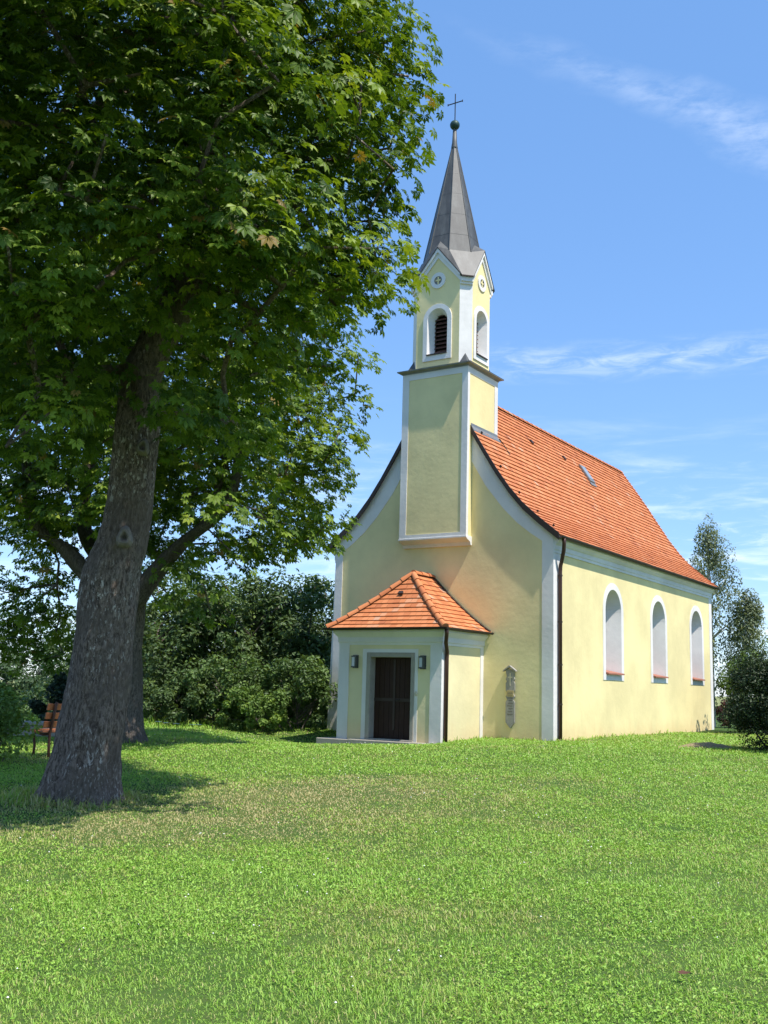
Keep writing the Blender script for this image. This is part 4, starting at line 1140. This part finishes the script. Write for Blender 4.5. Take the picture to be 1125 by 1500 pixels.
ext2 = [(pxw(525, 515, 21.0), .5), (pxw(520, 570, 21.2), .5), (pxw(500, 620, 21.0), .55), (pxw(480, 660, 20.8), .55), (pxw(475, 700, 21.2), .5), (pxw(488, 745, 21.0), .45), (pxw(465, 775, 21.2), .5),
        (pxw(430, 790, 21.0), .5), (pxw(395, 755, 20.6), .6), (pxw(340, 800, 20.6), .6), (pxw(300, 850, 20.4), .6), (pxw(270, 820, 20.8), .6), (pxw(255, 870, 21.0), .5), (pxw(310, 895, 20.8), .42),
        (pxw(60, 850, 22.8), .55), (pxw(30, 905, 22.3), .6), (pxw(80, 925, 22.4), .55), (pxw(20, 945, 22.2), .6), (pxw(55, 960, 22.4), .45), (pxw(10, 860, 22.8), .5), (pxw(90, 890, 22.8), .5), (pxw(20, 780, 23.3), .5), (pxw(70, 740, 23.8), .45), (pxw(15, 720, 23.3), .5), (pxw(45, 880, 22.0), .6), (pxw(95, 950, 22.3), .45), (pxw(30, 925, 23.0), .6), (pxw(70, 900, 23.2), .5), (pxw(5, 900, 21.8), .6), (pxw(60, 820, 23.4), .5), (pxw(95, 845, 23.6), .5), (pxw(-15, 930, 22.0), .6), (pxw(-20, 850, 22.4), .7)]
ext2 = [(tuple(p), r_) for p, r_ in ext2]
make_chestnut(b2, 'rear chestnut tree forking low behind the thick leaning trunk, drooping crown beside the chapel', path2, rad2, limbs2, (-5.0, 21.8, 7.6), (4.7, 4.0, 4.6), 250, zmin2, (.5, .9), ext2, 5, 150, .168,
              reject=rej2, bark=BARKD, fruits=0, flare=.35, nodes_from=3.4, seg=32)

# ------------------------------------------------------------------ other trees and bushes
def ramp_of(c, v=.35, yel=.0):
    return [(0, tuple(q * (1 - v) for q in c)), (.5, c), (.9, (c[0] * 1.45 + yel, c[1] * 1.35, c[2] * 1.2)), (1, (c[0] * 1.8 + yel, c[1] * 1.55, c[2] * 1.2))]
LEAVES = {
    'dark': leaf_shader('dark_hedge_leaf', ramp_of((.072, .122, .036)), .28, .5, .35),
    'shaded_bush': leaf_shader('shaded_bush_leaf', ramp_of((.028, .052, .018)), .22, .5, .3),  # leaf colour darkened to stand in for the bush's shaded side
    'mid': leaf_shader('mid_hedge_leaf', ramp_of((.092, .160, .043)), .3, .5, .35),
    'light': leaf_shader('light_shrub_leaf', ramp_of((.125, .21, .045)), .35, .55, .3),
    'birch': leaf_shader('birch_leaf', ramp_of((.17, .215, .115)), .32, .5, .35),
    'conifer': leaf_shader('conifer_needle', ramp_of((.022, .045, .024)), .12, .6, .25),
    'red': leaf_shader('red_shrub_leaf', ramp_of((.10, .035, .03)), .3, .5, .3),
    'far': leaf_shader('far_tree_leaf', ramp_of((.06, .105, .042)), .3, .6, .25),
}
HV = np.array([(-.5, 0, 0), (0, .27, .05), (.55, 0, -.05), (0, -.27, .05)]); HF = np.array([(0, 1, 2, 3)])
WBARK = simple('birch_bark', (.52, .50, .46), .8, 0, .35, 7, .3)
def leafy(name, base, label, cat, h, rx, ry, nl, ls, mat, seed, clumps=46, low=.0, shape='dome', stems=4, bark=BARKD, group=None, droop=0.0, trunk_h=None, clump_r=(.15, .37), lean=0):
    root = empty(name, base); tag(root, label, cat, group)
    r_ = np.random.default_rng(seed); P_ = []; NN = []
    cl = []
    for k in range(clumps):
        d = r_.normal(0, 1, 3); d[2] = abs(d[2]) * (1 if r_.random() < .62 else -.72); d /= np.linalg.norm(d)
        f = r_.uniform(.5, 1.08)
        hh = h * (1 - low)
        if shape == 'dome': p = np.array([d[0] * rx * f, d[1] * ry * f, h * low + hh * (.42 + .5 * d[2] * f)])
        else:
            t = r_.random() ** .8; wv = (1 - t) ** .75 if shape == 'cone' else math.sin(math.pi * min(1, .12 + t * .88)) ** .7
            a = r_.uniform(0, 6.283); q = r_.uniform(.35, .95)
            p = np.array([math.cos(a) * rx * wv * q, math.sin(a) * ry * wv * q, h * low + hh * t * .96])
        p[0] += lean * p[2]
        cl.append((p, r_.uniform(*clump_r) * min(rx, h * .5) * (1 if shape != 'cone' else .75)))
    per = nl // clumps; tn = []
    for p, cr in cl:
        v = r_.normal(0, 1, (per, 3)); v /= np.linalg.norm(v, axis=1)[:, None]
        rad = cr * r_.uniform(.45, 1.08, per) ** .6
        q = v * rad[:, None] * np.array([1, 1, .85 + droop * 1.3]); q[:, 2] -= droop * cr * .5
        pp = p + q; ok = pp[:, 2] > .03
        P_.append(pp[ok]); NN.append(unit(v[ok] * .7 + np.array([0, 0, .55]) + r_.normal(0, .45, (ok.sum(), 3))))
        tn.append(np.clip(r_.normal(.46 + r_.normal(0, .19), .22, ok.sum()), 0, 1))
    P_ = np.concatenate(P_); NN = np.concatenate(NN); tn = np.concatenate(tn); n = len(P_)
    e = r_.normal(0, 1, (n, 3)); e[:, 2] -= droop * 2.5
    bx = unit(e - NN * (e * NN).sum(1)[:, None]); by = np.cross(NN, bx)
    V, F = instance(HV, HF, P_, bx, by, NN, ls * r_.uniform(.7, 1.4, n))
    np_mesh('crown', V, F, mat, root, np.repeat(tn, 4))
    mb = MB()
    for k in range(stems):
        a = r_.uniform(0, 6.28); q = .12 * rx * (k > 0)
        top = cl[k % len(cl)][0] if stems > 1 else np.array([lean * h, 0, h * .96])
        b_ = np.array([math.cos(a) * q, math.sin(a) * q, -.3])
        rr_ = h * .018 if stems == 1 else h * .011
        mid_ = (b_ + top) / 2 + r_.normal(0, .06 * rx, 3)
        mb.tube([b_, mid_, top], [rr_, rr_ * .7, rr_ * .2], 7)
    for p, cr in cl[::2]:
        z_ = max(.2, p[2] - .5 * (abs(p[0]) + abs(p[1])) - .1); mb.tube([np.array([lean * z_, 0, z_]), (np.array([0, 0, z_]) + p) / 2 + np.array([0, 0, .06]), p], [h * .006, h * .004, h * .0015], 5)
    mb.build('trunk' if stems == 1 else 'stems', bark, root)
    return root
def hz(px, d, ytop):
    q = pxw(px, ytop, d); zg = gz(q.x, q.y); return (q.x, q.y, zg - .05), q.z - zg
HEDGE = [  # px, depth, top y, half width m, material, leaf size, n, label
    (235, 33, 826, 2.0, 'dark', .13, 9000, 'dark bushy tree in the hedge just right of the rear trunk'),
    (305, 34.5, 812, 2.1, 'mid', .13, 10000, 'bushy hedge tree beneath the drooping right limb of the rear chestnut'),
    (372, 33, 822, 1.9, 'dark', .13, 10000, 'dark rounded hedge tree left of the paler tall one by the chapel'),
    (432, 34, 826, 1.8, 'mid', .14, 10000, 'tall mid green hedge tree whose top stands against the sky by the chapel'),
    (486, 37, 832, 1.9, 'dark', .13, 8000, 'dark tree in deep shade pressed against the left wall of the chapel'),
    (262, 30.5, 985, 1.3, 'dark', .11, 5500, 'low dark shrub at the foot of the hedge beside the rear trunk'),
    (330, 31.0, 925, 1.3, 'mid', .11, 5500, 'low shrub in the middle of the hedge foot'),
    (378, 29.8, 1000, 1.0, 'light', .10, 4000, 'small pale green shrub at the hedge foot'),
    (437, 30.8, 955, 1.2, 'mid', .11, 5000, 'low shrub at the hedge foot nearest the chapel porch'),
    (170, 38, 840, 2.6, 'dark', .14, 8000, 'dark tree half hidden behind the thick leaning trunk'),
    (270, 42, 830, 2.8, 'dark', .16, 8000, 'dark tree deep in the hedge behind the low front shrubs'),
    (352, 43, 822, 2.8, 'dark', .16, 8000, 'tree deep in the middle of the hedge behind the mid green one'),
    (425, 44, 850, 2.8, 'dark', .16, 8000, 'tree deep in the hedge behind the tall one by the chapel'),
]
for k, (px, d, yt, w_, mt, ls, nl, lab) in enumerate(HEDGE):
    loc, h = hz(px, d, yt)
    leafy('hedge_tree' if h > 4.2 else 'hedge_shrub', loc, lab, 'tree' if h > 4.2 else 'shrub', h, w_, w_ * .9, int(nl * 1.25), ls, LEAVES[mt], 100 + k, 60, 0, 'dome', 4, group='trees and shrubs of the hedge behind the lawn')
for k, (px, d, yt, w_, mt, lab) in enumerate([(30, 75, 955, 3.2, 'far', 'pale distant bush beyond the field left of the bench'), (85, 68, 940, 3.0, 'mid', 'rounded tree beyond the field above the bench'),
                                              (-10, 90, 938, 4.5, 'far', 'distant tree cut by the left edge of the photo'), (60, 110, 925, 5.5, 'far', 'farthest hazy tree on the left behind the field bushes'), (120, 58, 960, 2.6, 'mid', 'field bush showing just left of the leaning trunk')]):
    loc, h = hz(px, d, yt)
    leafy('field_tree', loc, lab, 'tree', h, w_, w_, 6000, .3, LEAVES[mt], 140 + k, 40, 0, 'dome', 3, group='trees beyond the field on the left')
loc, h = hz(88, 25.5, 985)
leafy('spruce', loc, 'small dark spruce standing behind the bench', 'tree', h, 1.0, 1.0, 6500, .09, LEAVES['conifer'], 150, 60, 0, 'cone', 1)
loc, h = hz(-14, 17.2, 985)
leafy('garden_bush', loc, 'bright green leafy bush left of the bench', 'bush', h, .72, .8, 7500, .07, LEAVES['light'], 151, 40, 0, 'dome', 5)
loc, h = hz(1036, 43, 765)
leafy('birch_tree', loc, 'slender birch with drooping grey green crown behind the right end of the chapel', 'tree', h, 1.75, 1.6, 11500, .10, LEAVES['birch'], 152, 85, .10, 'spindle', 1, WBARK, droop=1.1, clump_r=(.14, .30))
loc, h = hz(1092, 41.5, 862)
leafy('birch_tree', loc, 'shorter drooping birch right of the slender one', 'tree', h, 1.0, 1.0, 9000, .105, LEAVES['birch'], 153, 50, .06, 'spindle', 1, WBARK, droop=.9, clump_r=(.2, .4))
loc, h = hz(1142, 24.6, 938)
leafy('yew_bush', loc, 'dense dark green bush at the right edge of the photo', 'bush', h, 1.05, 1.05, 38000, .06, LEAVES['shaded_bush'], 154, 90, 0, 'dome', 5, clump_r=(.26, .44))
loc, h = hz(1130, 36, 925)
leafy('garden_tree', loc, 'leafy green tree behind the dark bush on the right', 'tree', h, 1.6, 1.6, 8000, .12, LEAVES['mid'], 155, 50, 0, 'dome', 4)
loc, h = hz(1066, 44.5, 1015)
leafy('red_shrub', loc, 'low dark red shrub under the birch by the chapel corner', 'shrub', h, .75, .75, 2500, .09, LEAVES['red'], 156, 24, 0, 'dome', 4)

# ------------------------------------------------------------------ bench
bp = pxw(59, 1119, 18.3); bz_ = gz(bp.x, bp.y)
be = empty('park_bench', (bp.x, bp.y, bz_), math.atan2(.75, .66))      # local +x along the bench, +y the way it faces
be.scale = (1.13, 1.13, 1.08)
tag(be, 'old brown wooden slatted bench behind the thick leaning trunk', 'bench')
SL = 1.22
for x0 in (.12, SL - .12):
    mb = MB()
    mb.tube([(x0, -.02, -.05), (x0, 0, .18), (x0, .0, .37), (x0, -.05, .55), (x0, -.13, .86)], .022, 8)
    mb.tube([(x0, -.0, .36), (x0, .20, .345), (x0, .38, .37), (x0, .44, .35), (x0, .435, .28), (x0, .40, .15), (x0, .43, -.05)], .021, 8)
    mb.build('bench_frame', BENCHM, be, smooth=True)
for k, (yy, zz) in enumerate(((.05, .385), (.16, .375), (.27, .378), (.38, .395))):
    mb = MB(); mb.box((0, yy - .045, zz), (SL, yy + .045, zz + .03)); mb.build('seat_slat', BENCHW, be, bevel=.006)
for k, zz in enumerate((.46, .595, .735)):
    mb = MB(); yy = -.03 - (zz - .5) * .26
    mb.prism([(0, yy + .02, zz), (0, yy + .045, zz + .005), (0, yy + .02, zz + .105), (0, yy - .005, zz + .10)], (SL, 0, 0)); mb.build('back_slat', BENCHW, be, bevel=.005)

# pale stone slab lying by the bench, earth mound by the right bush
q = pxw(52, 1062, 23.0); z0 = gz(q.x, q.y)
mb = MB(); mb.prism([(-.55, -.3, 0), (.55, -.35, 0), (.6, .3, 0), (-.5, .35, 0)], (0, 0, q.z - z0)); mb.prism([(-.62, -.38, q.z - z0 + .003), (.62, -.4, q.z - z0 + .003), (.66, .38, q.z - z0 + .003), (-.58, .4, q.z - z0 + .003)], (0, 0, .07))
o = mb.build('stone_block', STONE, None, bevel=.02); o.location = (q.x, q.y, z0)
tag(o, 'pale flat topped stone block in the greenery left of the bench', 'stone block')
q = pxw(1035, 1100, 25.6)
vs = []; fs = []; nr, na = 7, 24
for i in range(nr):
    for k in range(na):
        a = 2 * math.pi * k / na; f = i / (nr - 1); rx_, ry_ = .75 * f, .45 * f
        wx, wy = math.cos(a) * rx_ * (1 + .15 * math.sin(3 * a)), math.sin(a) * ry_
        vs.append((wx, wy, gz(q.x + wx, q.y + wy) + .13 * (1 - f * f) - .03 * f + .03 * noise.noise(Vector((wx * 6, wy * 6, 0)))))
for i in range(nr - 1):
    for k in range(na): fs.append((i * na + k, i * na + (k + 1) % na, (i + 1) * na + (k + 1) % na, (i + 1) * na + k))
mb = MB(); mb.add(vs, fs); o = mb.build('earth_mound', simple('dry_cuttings', (.27, .21, .11), 1, 0, .4, 16, .8), None, smooth=True); o.location = (q.x, q.y, 0)
tag(o, 'small heap of dry brown grass cuttings beside the dark bush', 'mound')

# white umbels at the edge of the lawn, one fallen red leaf, clover heads
PETAL = simple('white_petal', (.75, .74, .70), .7, 0, .1, 10, 0)
STEM = simple('flower_stem', (.07, .14, .035), .7, 0, .2, 10, 0)
um = None
for k, (px, py, d) in enumerate(((232, 1066, 27), (243, 1069, 26.6), (282, 1071, 26.8), (291, 1069, 27.2), (258, 1074, 26.4))):
    q = pxw(px, py, d); z0 = gz(q.x, q.y); hh = max(.25, q.z - z0)
    if um is None:
        um = empty('wild_umbel', (q.x, q.y, z0)); mb = MB()
        for a in range(9): mb.tube([(0, 0, .72), (.05 * math.cos(a * 2.4) * (a % 3) * .6, .05 * math.sin(a * 2.4) * (a % 3) * .6, .97)], .004, 4)
        mb.tube([(0, 0, -.05), (.01, 0, .4), (0, 0, .75)], .007, 5); mb.build('stem', STEM, um)
        mb = MB()
        for a in range(13):
            r_ = .022 * math.sqrt(a) ; cx, cy = r_ * math.cos(a * 2.4), r_ * math.sin(a * 2.4)
            mb.lathe([(.001, .014), (.016, .008), (.022, 0), (.001, -.006)], (cx, cy, .98 - r_ * .2), 7)
        mb.build('flower_head', PETAL, um); cp = um
    else:
        cp = um.copy(); COL.objects.link(cp); cp.location = (q.x, q.y, z0)
        for c_ in um.children:
            cc = c_.copy(); COL.objects.link(cc); cc.parent = cp
    cp.scale = (1, 1, hh)
    tag(cp, 'small white flowering umbel in the tall grass at the foot of the hedge', 'wildflower', 'white umbels at the lawn edge')
P = scatter(lambda y: min(3.0, 24 / y), 4.5, 26, span); x, y = P.T; k_ = rng.random(len(x)) < sstep(fbm(x * .5, y * .5, 71, 3), .40, .62); P = P[k_]; x, y = P.T; n = len(x)
sv = np.array([(0, 0, 1), (1, 0, .1), (.31, .95, .1), (-.81, .59, .1), (-.81, -.59, .1), (.31, -.95, .1), (0, 0, -.7)]); sf = np.array([(0, i, i % 5 + 1) for i in range(1, 6)] + [(6, i % 5 + 1, i) for i in range(1, 6)])
I3 = np.eye(3); ones = np.ones((n, 1))
V, F = instance(sv, sf, np.stack([x, y, ground_z(x, y) + .06], 1), ones * I3[0], ones * I3[1], ones * I3[2], rng.uniform(.004, .008, n) * np.maximum(1, (y / 9) ** .5))
o = np_mesh('clover_flowers', V, F, PETAL); tag(o, 'tiny white clover heads sprinkled through the lawn', 'flowers', kind='stuff')
for px, py, lab in ((1001, 1383, 'single dry red brown leaf lying in the grass at the lower right'),):
    d = 1.5 * 1536 / (py - 1005); q = pxw(px, py, d); z0 = gz(q.x, q.y)
    mb = MB(); mb.add([(-.06, 0, .0), (-.02, .03, .012), (.03, .028, .01), (.07, 0, .03), (.03, -.028, .012), (-.02, -.03, .0), (0, 0, .004)], [(0, 1, 6), (1, 2, 6), (2, 3, 6), (3, 4, 6), (4, 5, 6), (5, 0, 6)])
    o = mb.build('fallen_leaf', simple('dry_leaf', (.10, .045, .025), .7, 0, .3, 20, 0)); o.location = (q.x, q.y, z0 + .05); o.rotation_euler = (.15, .1, px * .1); o.scale = (.62,) * 3
    tag(o, lab, 'leaf')
